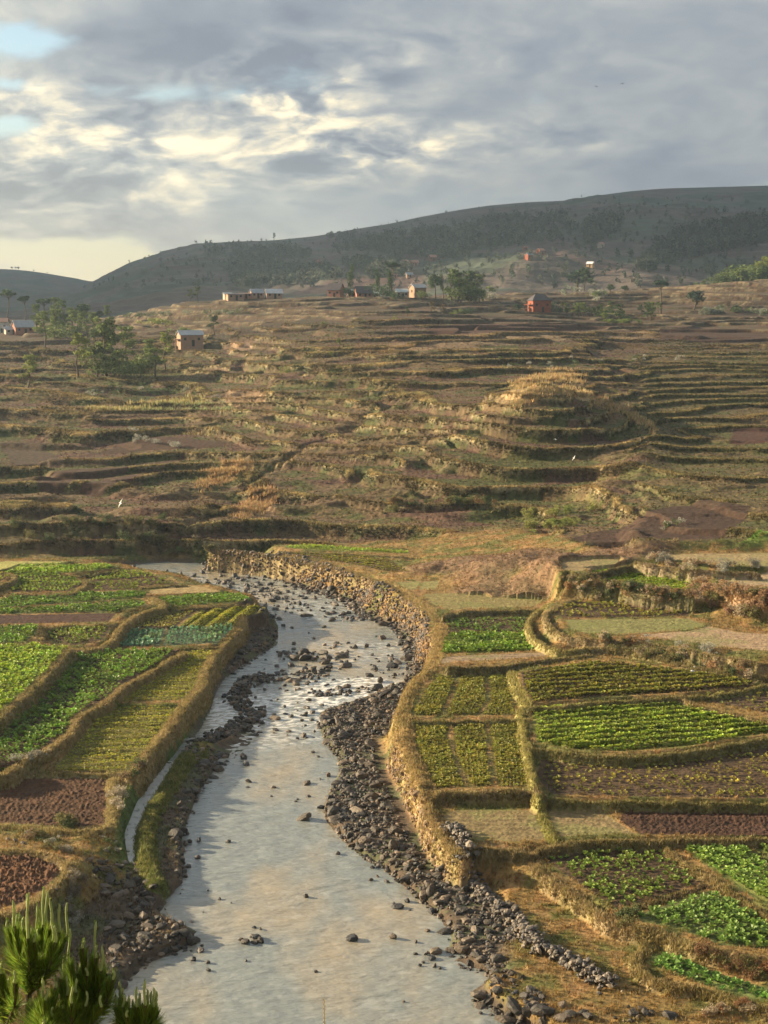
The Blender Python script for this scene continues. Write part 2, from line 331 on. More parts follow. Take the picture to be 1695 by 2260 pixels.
fld('crop', 2.8, 'A 925,318 1310,292 1420,296 1490,332 1350,352 1010,370', 'green plot just below the ochre strip', c=GR, rd='A 925,340 1420,320', rs=.6, ps=.45, s=.55, pr=.92)
fld('bare', 3.0, 'A 880,278 1090,246 1200,255 1310,285 900,298', 'ochre bare strip at the river corner', c=(.30, .22, .10))
fld('crop', 3.1, 'A -60,350 60,310 400,300 840,278 865,300 845,320 400,350 -60,385', 'upper green row crop strip above the maroon strip', c=GR, rd='A 60,340 800,300', rs=.9, ps=.4, s=.55, pr=.95)
fld('crop', 3.0, 'A -60,395 850,335 865,365 760,385 690,402 -60,418', 'lower green row crop strip above the maroon strip', c=GR, rd='A 60,400 800,350', rs=.9, ps=.4, s=.55, pr=.95)
fld('bare', 2.95, 'A -60,424 690,410 640,460 250,470 -60,482', 'narrow maroon ploughed strip between green plots', c=(.06, .03, .02))
fld('crop', 3.6, 'A -60,490 225,482 215,540 130,585 -60,600', 'small green plot left of the notch in the bank', c=GR, rd='A 0,540 220,530', rs=.65, ps=.45, s=.58, pr=.95)
fld('crop', 3.0, 'A 270,520 400,490 635,485 640,520 600,570 430,600 340,585 275,550', 'small mixed green plot inside a curved bank', c=(.11, .20, .04), rd='A 270,540 600,520', rs=.65, ps=.45, s=.52, pr=.85)
fld('crop', 3.3, 'A 60,285 110,195 200,180 330,182 440,200 495,235 440,268 400,282', 'upper green plot with a faint path across it', c=(.13, .25, .045), rd='A 100,260 480,240', rs=.75, ps=.45, s=.5, pr=.9)
fld('crop', 3.5, 'A 20,180 120,140 480,128 620,128 690,140 560,160 340,176 100,185', 'topmost bright green plot by the river bend', c=(.15, .30, .05), rd='A 120,160 600,140', rs=.7, ps=.45, s=.6, pr=.95)
fld('crop', 3.15, 'A 490,185 700,160 880,170 950,200 790,205 520,225', 'light green strip under the shaded bank', c=(.15, .26, .05), rd='A 500,200 900,185', rs=.8, ps=.4, s=.45, pr=.9)
fld('crop', 3.05, 'A 530,235 790,212 940,205 1070,238 830,250 815,272 560,280', 'brown-green patchy plot by the far river corner', c=(.11, .19, .04), rd='A 530,260 900,230', rs=.7, ps=.5, s=.45, pr=.7)
fld('bare', 4.0, 'A -80,108 60,104 400,106 300,125 100,132 -80,170', 'pale yellow stubble at the top left of the fields', c=(.32, .30, .09))
fld('crop', 3.9, 'A -80,220 -80,185 40,165 70,190 -20,232', 'yellow-green corner plot at the left edge', c=YG, rd='A -60,200 60,190', rs=.6, ps=.4, s=.4, pr=.9)
fld('clods', 1.7, 'D -150,200 0,195 120,172 350,168 695,172 715,230 712,330 690,498 520,518 330,512 150,500 0,490 -150,480', 'ploughed maroon plot above the lower clod plot', c=(.080, .040, .020), a=.10)
fld('clods', 2.3, 'D -150,680 0,672 240,690 380,738 425,785 350,860 270,930 150,1010 0,1050 -150,1090', 'rough clod-covered reddish plot behind the pine', c=(.105, .050, .025), a=.22)
# right bank
fld('crop', 3.1, 'B 1375,835 1490,838 1455,940 1400,1068 1225,1072 1270,960', 'upper left bed of the six curved beds', c=OL, rd='B 1300,1060 1430,850', rs=.29, ps=.24, s=.36, pr=.95)
fld('crop', 3.1, 'B 1510,838 1659,830 C 168,745 178,880 128,952 B 1420,1068 1475,945', 'upper middle bed of the six curved beds', c=OL, rd='B 1450,1060 1560,850', rs=.29, ps=.24, s=.36, pr=.95)
fld('crop', 3.1, 'C 182,745 285,742 302,830 335,950 145,952 195,870', 'upper right bed of the six curved beds', c=OL, rd='C 170,940 240,750', rs=.29, ps=.24, s=.36, pr=.95)
fld('crop', 3.0, 'B 1245,1128 1450,1125 E 1350,60 1375,150 1395,240 1455,380 1275,385 1190,230 1150,130', 'lower left bed of the six curved beds', c=OL, rd='E 1300,370 1250,20', rs=.29, ps=.24, s=.36, pr=.95)
fld('crop', 3.0, 'B 1475,1125 1659,1122 F 175,0 185,160 215,325 E 1490,382 1415,235 1385,150', 'lower middle bed of the six curved beds', c=OL, rd='E 1500,370 1450,20', rs=.29, ps=.24, s=.36, pr=.95)
fld('crop', 3.0, 'C 185,998 335,995 F 350,30 385,150 395,325 235,328 200,160', 'lower right bed of the six curved beds', c=OL, rd='F 300,320 260,20', rs=.29, ps=.24, s=.36, pr=.95)
fld('crop', 3.8, 'C 360,725 500,700 760,668 1000,690 1300,730 1600,772 1560,795 1200,832 800,850 410,882 375,800', 'fan of long rows below the shrubby bank', c=(.13, .18, .035), rd='C 400,850 1200,790', rs=1.45, ps=.26, s=.42, pr=.9, w=.75)
fld('crop', 3.4, 'C 410,922 800,895 1180,880 1350,935 1659,1000 1800,1030 1800,1035 1659,1048 1400,1085 1200,1122 900,1142 640,1130 440,1098', 'green plot of broad wavy rows', c=(.15, .27, .045), rd='C 420,1040 1300,970', rs=1.35, ps=.26, s=.46, pr=.97, w=.8)
fld('crop', 3.5, 'C 1265,852 1659,798 1800,780 1800,980 1659,940 1500,910 1340,880', 'dark patchy plot at the right edge between two banks', c=(.13, .19, .05), rd='C 1300,870 1659,850', rs=1.0, ps=.5, s=.46, pr=.6)
fld('crop', 2.9, 'F 470,150 520,190 640,200 860,208 1100,195 1400,140 1659,100 1800,80 1800,384 1659,385 1250,382 900,375 520,365 440,280', 'brown plot with sparse young plants below the curved bank', c=(.15, .20, .045), rd='F 500,300 1300,250', rs=.55, ps=.55, s=.36, pr=.62)
fld('stubble', 2.3, 'E 1330,560 F 0,450 430,450 455,520 480,600 330,612 60,605 0,560 E 1400,740 1345,640', 'stubble plot left of the yellow grass ridge', c=(.20, .15, .07))
fld('stubble', 2.3, 'F 500,445 700,440 855,442 800,470 850,500 955,572 700,580 570,588 515,520', 'stubble plot right of the yellow grass ridge', c=(.21, .155, .075))
fld('clods', 2.35, 'F 925,440 1250,436 1659,436 1850,436 1850,580 1659,580 990,578 880,505 890,470', 'dark maroon ploughed plot at the right edge', c=(.066, .034, .021), a=.10)
fld('crop', 1.8, 'F 470,698 800,655 1070,640 1180,720 1315,835 1100,900 865,968 760,900 620,810', 'near plot of scattered young plants on dark soil', c=(.10, .20, .045), rd='F 500,720 1060,650', rs=.56, ps=.5, s=.50, pr=.75)
fld('crop', 1.75, 'F 960,1000 1150,940 1400,868 1550,950 1659,1020 1850,1130 1850,1230 1659,1178 1400,1160 1200,1080 1000,1035', 'near plot of dense leafy plants in the right corner', c=(.10, .23, .06), rd='F 960,1000 1400,870', rs=.56, ps=.46, s=.58, pr=.92)
fld('crop', 1.95, 'F 1165,625 1500,618 1600,690 1659,740 1850,860 1850,1060 1659,955 1550,890 1400,790 1260,690', 'bright plot of broad leafy plants above the diagonal bank', c=(.13, .28, .07), rd='F 1200,630 1659,900', rs=.58, ps=.46, s=.62, pr=.95)
fld('crop', 1.95, 'F 1550,622 1659,615 1850,605 1850,800 1659,712', 'small bright crop corner at the right edge', c=(.13, .28, .07), rd='F 1560,630 1659,700', rs=.58, ps=.46, s=.58, pr=.95)
fld('crop', 1.15, 'F 1035,1222 1090,1208 1200,1235 1400,1310 1659,1390 1850,1440 1850,1530 1659,1465 1400,1395 1150,1310 1060,1270', 'narrow lowest crop strip in the right corner', c=(.09, .24, .06), rd='F 1060,1240 1600,1430', rs=.55, ps=.45, s=.58, pr=.95)
fld('crop', 3.2, 'B 1415,505 1480,500 C 0,442 390,438 400,480 410,510 0,520 B 1410,590', 'upper darker half of the small cabbage plot', c=(.085, .19, .05), rd='C 0,470 390,465', rs=.6, ps=.5, s=.46, pr=.72)
fld('crop', 3.2, 'B 1408,600 C 0,522 412,514 450,560 515,605 300,620 0,628 B 1398,705', 'lower bright green half of the small cabbage plot', c=(.10, .22, .035), rd='C 0,560 500,580', rs=.62, ps=.45, s=.62, pr=1)
fld('stubble', 3.5, 'C 10,640 300,628 560,618 640,625 300,655 10,668 B 1400,760 1410,725', 'thin pale strip below the small cabbage plot', c=(.26, .19, .12))
fld('stubble', 3.7, 'B 1290,355 1400,345 1659,358 C 200,330 400,338 470,345 430,378 200,385 0,398 B 1450,445 1350,410', 'olive and tan grass flat above the small cabbage plot', c=(.22, .18, .07))
fld('stubble', 3.75, 'B 1110,282 1280,275 1250,325 1190,325', 'tiny pale paddy left of the dirt mound', c=(.24, .21, .08))
fld('stubble', 3.75, 'B 1300,278 1390,270 1370,322 1265,325', 'tiny pale paddy touching the dirt mound', c=(.24, .21, .08))
fld('crop', 4.6, 'C 520,400 570,365 640,350 900,365 1100,395 1240,408 1240,428 900,435 580,440', 'olive plot with leafy plants below the flowering bank', c=(.16, .22, .05), rd='C 560,410 1200,415', rs=.7, ps=.55, s=.5, pr=.62)
fld('stubble', 4.6, 'C 595,448 900,446 1240,440 1330,480 1240,500 900,522 700,520 620,500', 'greenish stubble plot below the leafy olive plot', c=(.20, .19, .07))
fld('stubble', 4.55, 'C 1345,484 1500,515 1659,525 1850,535 1850,625 1659,612 1400,590 1100,545 960,530 1240,508', 'pale pinkish stubble plot at the right edge', c=(.33, .23, .14))
fld('crop', 6.2, 'C 690,222 850,208 1040,197 1150,218 1270,238 1240,300 1000,275 820,250', 'vivid green plot on the raised terrace', c=(.16, .30, .04), rd='C 700,222 1200,290', rs=1.0, ps=.26, s=.4, pr=1, w=.72)
fld('stubble', 6.9, 'C 1375,240 1500,222 1659,200 1850,180 1850,320 1659,310 1500,290', 'pale furrowed field above the russet shrub bank', c=(.34, .25, .15))
fld('stubble', 7.4, 'C 560,140 700,128 880,128 900,140 800,170 640,195 580,185', 'tan field behind the dark terrace bank', c=(.27, .20, .10))
fld('stubble', 7.6, 'C 980,112 1300,100 1659,98 1850,98 1850,170 1659,170 1350,150 1050,125', 'long tan field above the pink flowering bank', c=(.29, .22, .11))
fld('crop', 3.7, 'B 470,66 640,62 860,75 1200,98 1220,112 1000,104 700,92 480,80', 'far bright green strip above the river wall', c=(.17, .32, .05), rd='B 480,70 1200,105', rs=.7, ps=.4, s=.45, pr=.95)
fld('crop', 3.5, 'B 470,112 700,115 1080,140 1160,190 1230,232 1080,215 800,160', 'olive green strips curving along the river wall', c=(.14, .19, .045), rd='B 500,115 1150,205', rs=1.3, ps=.3, s=.36, pr=.9, w=.8)
# ---- earth banks between the plots: sketch, crest height, half width
BD = []
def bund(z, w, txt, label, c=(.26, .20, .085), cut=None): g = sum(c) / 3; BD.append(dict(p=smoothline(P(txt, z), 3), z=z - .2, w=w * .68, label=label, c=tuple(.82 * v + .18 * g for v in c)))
TAN = (.30, .22, .09); OLB = (.20, .18, .06); GRB = (.15, .19, .04)
bund(4.0, .55, 'A 420,612 340,700 215,830 70,955 0,1015 -80,1060', 'steep brown grassy bank under the bright left plot')
bund(3.0, .5, 'A 1090,632 1000,680 850,770 740,830 650,910 530,980 450,1030 425,1100 290,1200 150,1270 60,1325 D 100,125 0,170 -120,190', 'winding dry grass bank beside the long potato plot', c=TAN)
bund(2.35, .3, 'A 690,945 860,943 1085,940', 'low green cross bank halving the ridged plot', c=GRB)
bund(2.4, .65, 'A 1440,440 1400,510 1300,610 1215,740 1190,840 1090,945 1010,1060 900,1190 800,1320 D 930,50 860,160', 'long tan bank along the left river side', c=TAN)
bund(2.0, .45, 'D 850,172 760,185 735,230 735,330 715,490 620,525 520,535 340,528 150,515 -150,495', 'yellow grass bank round the ploughed maroon plot', c=(.34, .27, .11))
bund(2.15, .3, 'D -120,185 0,183 120,160 350,158 700,160 800,172', 'thin pale bank behind the ploughed maroon plot', c=(.34, .27, .12))
bund(2.65, .4, 'D -150,665 0,658 250,677 390,722 445,782 360,885 270,960 140,1040 0,1085 -150,1120', 'curved pale bank round the clod plot', c=(.34, .25, .12))
bund(1.25, .75, 'A 1180,1200 1100,1270 D 1225,20 1100,210 985,400 945,540 950,660 985,790 1030,860', 'mossy green bank between the canal and the river', c=(.14, .17, .035))
bund(2.6, .25, 'A 630,622 950,612 1290,602', 'dark low bank under the two cabbage beds', c=(.14, .11, .05))
bund(3.4, .6, 'A 425,612 560,612 650,570 700,500 780,430 900,380 965,370 950,340 900,312', 'thick dry grass bank climbing past the maroon strip', c=TAN)
bund(3.5, .3, 'A 230,575 250,520 270,490 400,475 640,465 730,440', 'thin pale bank below the maroon strip', c=TAN)
bund(3.0, .25, 'A 1000,382 1300,362 1510,345', 'shaded bank under the green plot at the river corner', c=(.13, .10, .05))  # darker bank colour carries the shade under the plot
bund(3.6, .3, 'A 40,302 60,292 400,287 440,275 505,240 490,210', 'curved brown bank under the upper green plot')
bund(3.7, .25, 'A 340,182 500,178 710,150', 'shaded bank under the topmost green plot', c=(.11, .10, .045))  # shade on this riser is put into its dark colour
bund(4.15, .4, 'A -80,255 0,235 90,198 60,175', 'rounded brown bank at the far left edge')
bund(3.3, .3, 'A 825,272 835,255 1090,240', 'small dark bank above the ochre strip', c=(.12, .09, .05))
bund(2.9, .3, 'A 705,410 800,395 870,375', 'short earth lip at the end of the maroon strip', c=(.16, .12, .06))
bund(3.75, .42, 'C 305,715 320,770 345,830 385,890 350,925 365,990 372,1050 395,1110 F 385,110 400,200 430,310 462,362', 'bright mossy ridge running between the beds and the row plots', c=(.30, .27, .07))
bund(4.1, .38, 'C 390,902 600,892 800,872 1150,848 1350,838 1500,815 1659,782 1850,740', 'long curved bank between the two row plots', c=OLB)
bund(3.9, .4, 'C 1205,862 1330,900 1500,940 1659,975 1850,1020', 'slanting tan bank at the right edge', c=TAN)
bund(3.5, .3, 'B 1200,1092 C -20,975 150,968 340,972', 'cross bank between the upper and lower beds', c=(.17, .15, .05))
bund(3.75, .45, 'F 410,118 520,125 640,145 860,158 1100,148 1400,105 1659,55 1850,20', 'deep curved bank under the broad wavy rows', c=OLB)
bund(3.15, .32, 'F 530,388 900,396 1250,400 1659,405 1850,405', 'long dark bank above the maroon plot', c=OLB)
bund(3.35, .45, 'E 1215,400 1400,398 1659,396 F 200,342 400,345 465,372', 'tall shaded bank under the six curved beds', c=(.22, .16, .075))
bund(2.6, .36, 'F 465,440 475,500 500,560 545,612', 'bright yellow-green grass ridge between the stubble plots', c=(.28, .27, .06))
bund(2.6, .42, 'E 1440,790 F 60,645 340,652 500,635 700,602 1100,597 1659,592 1850,592', 'long bank under the stubble and maroon plots', c=(.22, .17, .07))
bund(2.0, .5, 'F 372,672 480,775 620,865 760,965 880,1032 960,1055 1100,1085 1300,1160 1500,1205 1659,1225 1850,1260', 'tan diagonal bank edging the near leafy plots', c=(.28, .20, .09))
bund(2.2, .42, 'F 1130,645 1250,742 1400,825 1550,935 1659,995 1850,1110', 'straight diagonal bank between the leafy plots', c=(.27, .20, .08))
bund(1.9, .22, 'F 880,985 1100,922 1320,850', 'low dark soil ridge between the near plots', c=(.07, .045, .035))
bund(1.5, .5, 'F 1040,1140 965,1205 1000,1290 1100,1340 1300,1375 1500,1440 1659,1485 1850,1520', 'tan bank curling round the lowest crop strip', c=(.27, .20, .08))
bund(3.4, .75, 'B 1400,530 1375,640 1345,760 1250,850 1190,950 1165,1060 1190,1180 E 1060,60 1110,170 1160,270 1220,390', 'golden dry grass bank beside the curved beds', c=(.38, .26, .10))
bund(2.75, .6, 'E 1225,420 1245,540 1300,640 1380,735 1450,790', 'golden bank on top of the near river wall', c=(.34, .23, .10))
bund(4.0, .4, 'B 1420,470 C 0,402 200,392 430,390', 'dark overgrown bank behind the small cabbage plot', c=(.16, .13, .06))
bund(4.1, .38, 'C -30,690 100,690 260,680 500,650 720,628', 'dark shaded bank below the thin pale strip', c=(.15, .115, .06))  # dark colour holds the shade along this bank
bund(4.4, .42, 'C 600,325 500,365 420,415 395,470 430,540 550,600 700,590', 'outer curved grass lip of the little ditch', c=(.30, .25, .08))
bund(4.95, .42, 'C 665,325 545,370 485,430 560,510 700,535 1000,562 1300,612 1500,650 1659,672 1850,680', 'inner curved bank carrying white flowering shrubs', c=(.28, .21, .10))
bund(4.3, .6, 'C 730,590 900,600 1150,655 1400,715 1659,745 1850,750', 'broad bushy bank above the fan of rows', c=(.20, .16, .07))
bund(6.6, .5, 'C 610,235 700,252 820,262 1000,290 1200,312 1260,318', 'flowering bank under the vivid green plot', c=(.22, .19, .08))
bund(7.4, .4, 'C 700,205 850,172 960,148', 'dark lip behind the vivid green plot', c=(.14, .12, .05))
bund(7.2, .8, 'C 1290,235 1380,262 1500,305 1659,330 1850,340', 'russet shrub bank under the pale furrowed field', c=(.36, .22, .11))
bund(7.9, .5, 'C 960,135 1100,160 1350,185 1600,195', 'pinkish flowering bank behind the raised plots', c=(.26, .19, .11))
bund(3.9, .4, 'B 470,95 700,102 900,110 1100,122 1230,130', 'stony lip between the two far strips', c=(.22, .18, .08))
bund(3.4, .6, 'B 40,78 300,100 480,128 700,170 850,210 980,250 1090,300 1250,400 1380,500', 'tan grass crest on top of the long river wall', c=(.32, .23, .10))
# ---- soft levels of the ground around (river bed, stone bars, verges)
LV = [(RIVER, -.45, 'bed'),
      (P('B 1000,945 1110,890 1200,870 1290,780 1200,900 1150,990 1110,1100 1120,1200 E 880,60 930,260 1020,430 1100,620 1180,780 1290,960 1500,980 1700,1200 F 300,1060 240,1180 260,1330 E 1400,1260 1320,1170 1200,1060 1050,930 950,850 850,800 760,720 640,600 600,500 640,380 700,290 700,200 620,110 600,0 B 730,1240 700,1130 690,1045', .5), .45, 'bar'),
      (P('F 330,900 480,900 760,1050 960,1130 930,1220 1000,1310 1300,1400 1659,1500 1700,1700 450,1700 400,1480 250,1330 230,1200 300,1150 430,1200 470,1150 380,1000', .9), .85, 'verge'),
      (P('D 1180,80 1240,60 1350,100 1250,300 1150,560 1150,760 1100,900 1040,900 1010,760 960,600 1010,450', .7), .6, 'bar'),
      (P('D 540,1100 700,960 900,880 1080,960 980,1090 1200,1180 1200,1270 980,1360 820,1440 700,1560 500,1700 350,1500 430,1300', .6), .6, 'bar'),
      (P('A 1445,440 1590,420 1600,520 1500,610 1380,720 1290,760 1330,640 1440,530', .5), .5, 'bar'),
      (P('C 440,430 420,470 450,530 560,580 540,545 470,480 480,430', 4.1), 4.0, 'ditch'),
      ]
def near_mask(p, x, y, r):
    return (x > p[:, 0].min() - r) & (x < p[:, 0].max() + r) & (y > p[:, 1].min() - r) & (y < p[:, 1].max() + r)
GULLY = onland(*pix('H 1620,180 1540,270 1350,330 1220,420 1090,510 990,590 900,650 800,720 700,790').T)[:, :2]
RIDGE = onland(*pix('I 560,240 700,195 900,235 1050,310 1180,395 1150,480 1050,560 950,630').T)[:, :2]
PATCH = []   # coloured plots on the sloping land: polygon, colour
def patch(txt, c, name=''):
    p = pix(txt); PATCH.append((onland(p[:, 0], p[:, 1])[:, :2], np.array(c), name))
MAR = (.070, .034, .022)
patch('I 780,835 900,790 1080,740 1250,690 1400,668 1590,705 1500,790 1400,850 1200,835 1000,860 860,885', (.060, .031, .021), 'soil')
patch('I 1500,838 1659,806 1750,800 1750,850 1659,848 1560,848', (.16, .33, .05))
patch('H 360,400 500,325 700,310 1000,330 960,355 800,370 620,375 480,390', MAR)
patch('H 130,500 300,455 500,440 800,390 700,430 560,455 380,505 200,545', MAR)
patch('H 350,530 560,470 650,480 500,530 400,545', MAR)
patch('H 0,340 150,310 260,380 240,440 60,450', (.085, .055, .035))
patch('K 1400,600 1659,590 1900,600 1850,640 1600,650 1360,645', (.085, .038, .025))
patch('L 0,745 500,745 760,755 600,780 300,800 0,790', (.085, .042, .028))
patch('L 1085,780 1400,775 1659,790 1659,840 1250,840 1085,830', (.065, .034, .024))
patch('K 930,690 1100,700 1050,790 900,760', (.19, .125, .075))
patch('K 1140,700 1659,690 1659,740 1300,760 1040,800', (.23, .155, .09))
patch('L 0,800 600,790 1080,785 1085,805 700,830 300,859 0,859', (.24, .17, .10))
patch('I 430,270 560,215 720,195 860,205 1000,275 870,250 650,235 520,265', (.40, .28, .14))
patch('I 520,180 640,130 800,120 880,170 780,160 640,180', (.40, .27, .13))
patch('H 850,520 960,430 1100,420 1080,470 960,500', (.34, .22, .11))
patch('H 1010,640 1080,570 1200,560 1180,640 1100,690', (.34, .22, .12))
patch('H 940,160 1000,120 1150,125 1140,170 1020,180', (.30, .20, .12))
patch('I 1500,360 1659,360 1700,420 1500,430', (.08, .034, .026))
patch('K 700,330 880,350 1040,420 1000,445 700,400', (.09, .06, .038))
patch('J 1400,540 1500,515 1560,560 1470,600 1390,590', (.36, .24, .15))

MOUNDS = []
for t, z, mr, mh in (('C 230,215', 4.2, 8.5, 2.6), ('C 420,300', 4.2, 5.0, 1.6), ('C 60,150', 4.6, 6.5, 1.6), ('C 330,140', 5.5, 8, 1.5), ('C 560,180', 6.0, 5, 1.2), ('B 1330,170', 4.5, 5, 1.5), ('C 150,290', 4.0, 5, 1.0), ('C 950,70', 8, 7, 1.2), ('C 480,220', 5, 4, 1.3), ('C 780,100', 8, 6, .8)):
    q = P(t, z)[0]; MOUNDS.append((q[0], q[1], mr, mh))
def ground(x, y, full=False):
    """height of the land at x,y (and, when full, colour and region)"""
    x = np.asarray(x, float); y = np.asarray(y, float); b = base_h(x, y); n = x.shape
    u = x / np.maximum(y, 40)
    # distance from the worked valley floor
    wsum = np.full(n, 1 / (3.2 ** 4)); h = b * wsum; reg = np.zeros(n, np.int32); dmin = np.full(n, 30.0); bed = np.zeros(n, bool)
    for lv in LV:
        m = near_mask(lv[0], x, y, 9); 
        if not m.any(): continue
        i = np.nonzero(m); xs, ys = x[i], y[i]; ins = inpoly(lv[0], xs, ys); d = np.where(ins, 0, dline(lv[0], xs, ys, True))
        w = 1 / (d * d + .12) ** 2; w = np.where(d < 9, w, 0)
        if lv[2] != 'bed': w *= .6
        z = lv[1]
        if lv[2] == 'bed':
            dd = dline(lv[0], xs, ys, True); z = np.where(ins, -.05 - .5 * ss(0, 2.0, dd), .0); bed[i] |= ins; w = np.where(ins, w * 3, w * .25)
        wsum[i] += w; h[i] += w * z; dmin[i] = np.minimum(dmin[i], d)
    fin = np.zeros(n); 
    for f in FL:
        m = near_mask(f['p'], x, y, 9)
        if not m.any(): continue
        i = np.nonzero(m); xs, ys = x[i], y[i]; ins = inpoly(f['p'], xs, ys); d = np.where(ins, 0, dline(f['p'], xs, ys, True))
        w = np.where(d < 9, 1 / (d * d + .03) ** 2, 0); w = np.where(ins, 1e6, w)
        wsum[i] += w; h[i] += w * f['z']; dmin[i] = np.minimum(dmin[i], d)
        r = reg[i]; r[ins] = f['i'] + 1; reg[i] = r
    h = h / wsum
    # ---- terraces of the slope
    lf = ss(-.06, -.10, u); am = ss(1.5 - lf, 6 - 3.5 * lf, dmin) * ss(225 - 40 * ss(.08, .16, u) - 2 * lf, 236 - 40 * ss(.08, .16, u) - 6 * lf, y)
    n1 = fbm(x / 75, y / 45, 3, 3); n2 = fbm(x / 9, y / 7, 3, 9)
    right = ss(.155, .175, u + .008 * n2) * ss(520, 420, y)
    step = 1.25
    def terr(hh, s, seed, wob):
        cell = cellrand(x / 34 + .25 * n2 + seed, hh / (s * 3.2), seed) * .15
        q = hh / s + wob * n1 + .04 * n2 + .4 * cell; f = q - np.floor(q); rr = ss(.80, .93, f)
        return s * (np.floor(q) + .10 * f + .90 * rr) - s * (wob * n1 + .04 * n2 + .4 * cell), rr, f
    tA, rA, fA = terr(b, 1.45, 21, 1.1); tB, rB, fB = terr(b, 2.3, 22, .6); tC, rC, fC = terr(b, .85, 23, .9)
    mB = ss(-.05, .08, fbm(x / 55 + 7, y / 30, 2, 31) + .45 * (y < 285) - .12) * (1 - right)
    hm = tA * (1 - right) + tC * right; rr = rA * (1 - right) + rC * right; ff = fA * (1 - right) + fC * right
    hm = hm * (1 - mB) + tB * mB; rr = rr * (1 - mB) + rB * mB; ff = np.where(mB > .5, fB, ff)
    rough = fbm(x / 5.5, y / 3.0, 4, 41); wild = ss(.26, .5, fbm(x / 30, y / 14, 3, 47)) * ss(520, 400, y)       # unterraced rough ground
    hm = hm * (1 - .6 * wild) + (b + .3) * .6 * wild
    hm = hm + rough * (.03 + .20 * rr * (1 - rr) * 4 + .28 * wild) + .10 * np.abs(perlin(x / .7, y / .7, 55)) + .05 * fbm(x / .9, y / .9, 2, 51)
    dg = dline(GULLY, x, y) + 1.6 * fbm(x / 7, y / 7, 3, 78); hm = hm - .75 * np.exp(-(dg / 1.0) ** 2)
    dr = dline(RIDGE, x, y); hm = hm + 1.0 * np.exp(-(dr / 4.5) ** 2)
    far = ss(430, 640, y); hm = hm * (1 - .0 * far)
    h = h * (1 - am) + hm * am
    # rough verges of the valley floor
    loose = (reg == 0) & ~bed
    h = h + np.where(loose, (1 - am) * (.07 * fbm(x / 1.3, y / 1.3, 3, 61) + .16 * fbm(x / 5, y / 5, 2, 62)) * ss(0, 1.2, dmin), 0)
    mtot = 0
    for mx, my, mr, mh in MOUNDS:
        d = np.hypot(x - mx, (y - my) * 1.0) / mr; mf = ss(1, .1, d + .13 * fbm(x / 4, y / 3, 3, 77)) * (reg == 0); h = h + np.maximum(mh * .6 * mf - mtot, 0); mtot = np.maximum(mtot, mh * .6 * mf)
    # canal
    dc = dline(CANAL, x, y); i = dc < 2.2; h = np.where(i & (y > 60), h * ss(.45, 1.1, dc) + .05 * (1 - ss(.45, 1.1, dc)), h)
    
    # banks
    breg = np.zeros(n, np.int32); bcol = np.zeros(n + (3,)); fl = np.zeros(n)
    for k, bd in enumerate(BD):
        m = near_mask(bd['p'], x, y, bd['w'] * 3 + 1)
        if not m.any(): continue
        i = np.nonzero(m); xs, ys = x[i], y[i]; d = dline(bd['p'], xs, ys) + .20 * fbm(xs / 1.3, ys / 1.3, 3, 70 + k) + .06 * perlin(xs * 3.1, ys * 3.1, 8)
        w = bd['w']; f = ss(w * 1.75, w * .55, d); top = bd['z'] + .10 * fbm(xs / 1.6, ys / 1.6, 2, 90) - .12 * (d / w) ** 2
        hh = h[i]; new = np.where(top > hh, hh + (top - hh) * f, hh * (1 - f * .5) + top * f * .5); h[i] = new
        q = d < w * 1.55; r = breg[i]; r[q] = k + 1; breg[i] = r
        c = bcol[i]; c[q] = bd['c']; bcol[i] = c
    # tilled surfaces
    for f in FL:
        sel = (reg == f['i'] + 1) & (breg == 0)
        if not sel.any(): continue
        xs, ys = x[sel], y[sel]; de = dline(f['p'], xs, ys, True); e = ss(0, .5, de)
        if f['kind'] == 'clods': dh = f['k']['a'] * (np.abs(fbm(xs / .42, ys / .42, 3, 101)) * 1.7 - .25) + .05 * np.sin(ys * 2 * np.pi / 2.6)
        elif f['kind'] == 'crop':
            p = P(f['k']['rd'], f['z']); dv = p[1] - p[0]; dv /= np.hypot(*dv); s = (-dv[1] * xs + dv[0] * ys) / f['k']['rs']
            tr = f['k'].get('tr'); amp = .16 if f['k'].get('w') else .045
            dh = amp * np.cos(2 * np.pi * s) * (1 if not tr else 0) + .03 * fbm(xs / .4, ys / .4, 2, 103)
            if tr: s2 = (dv[0] * ys - dv[1] * xs) / tr + .25 * fbm(xs / 9, ys / 9, 2, 5); dh = dh + .20 * (2 * np.abs(s2 - np.floor(s2) - .5) - .5)
        else: dh = .035 * fbm(xs / .35, ys / .35, 2, 107) + .03 * np.sin(ys * 2 * np.pi / .9)
        h[sel] = h[sel] + dh * e
    if not full: return h
    # ---- colour: the surface itself, plus sunlit lips and shaded risers put in
    ncol = fbm(x / 6, y / 4.5, 4, 201)[..., None]; nf = fbm(x / .8, y / .8, 3, 203)[..., None]; nb = fbm(x / 45, y / 30, 3, 205)[..., None]
    brown = np.array((.150, .100, .052)); olive = np.array((.088, .092, .028)); dgreen = np.array((.042, .056, .024)); earth = np.array((.125, .07, .046)); pale = np.array((.44, .35, .19))
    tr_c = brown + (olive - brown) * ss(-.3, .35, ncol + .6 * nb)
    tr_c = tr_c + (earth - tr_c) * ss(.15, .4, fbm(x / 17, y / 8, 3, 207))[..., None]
    ri_c = np.array((.080, .060, .030)) + (dgreen - np.array((.080, .060, .030))) * ss(-.2, .3, ncol - .3 * nb)  # brown and green scrub tones, darkened to deepen the riser shade
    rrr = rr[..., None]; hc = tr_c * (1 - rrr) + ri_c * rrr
    lip = (ss(.872, .90, ff) * ss(1.0, .97, ff))[..., None] * .95 * ss(-.4, .3, ncol); hc = hc + (pale - hc) * lip  # dry grass on the lips, paled to paint in the sunlit edge
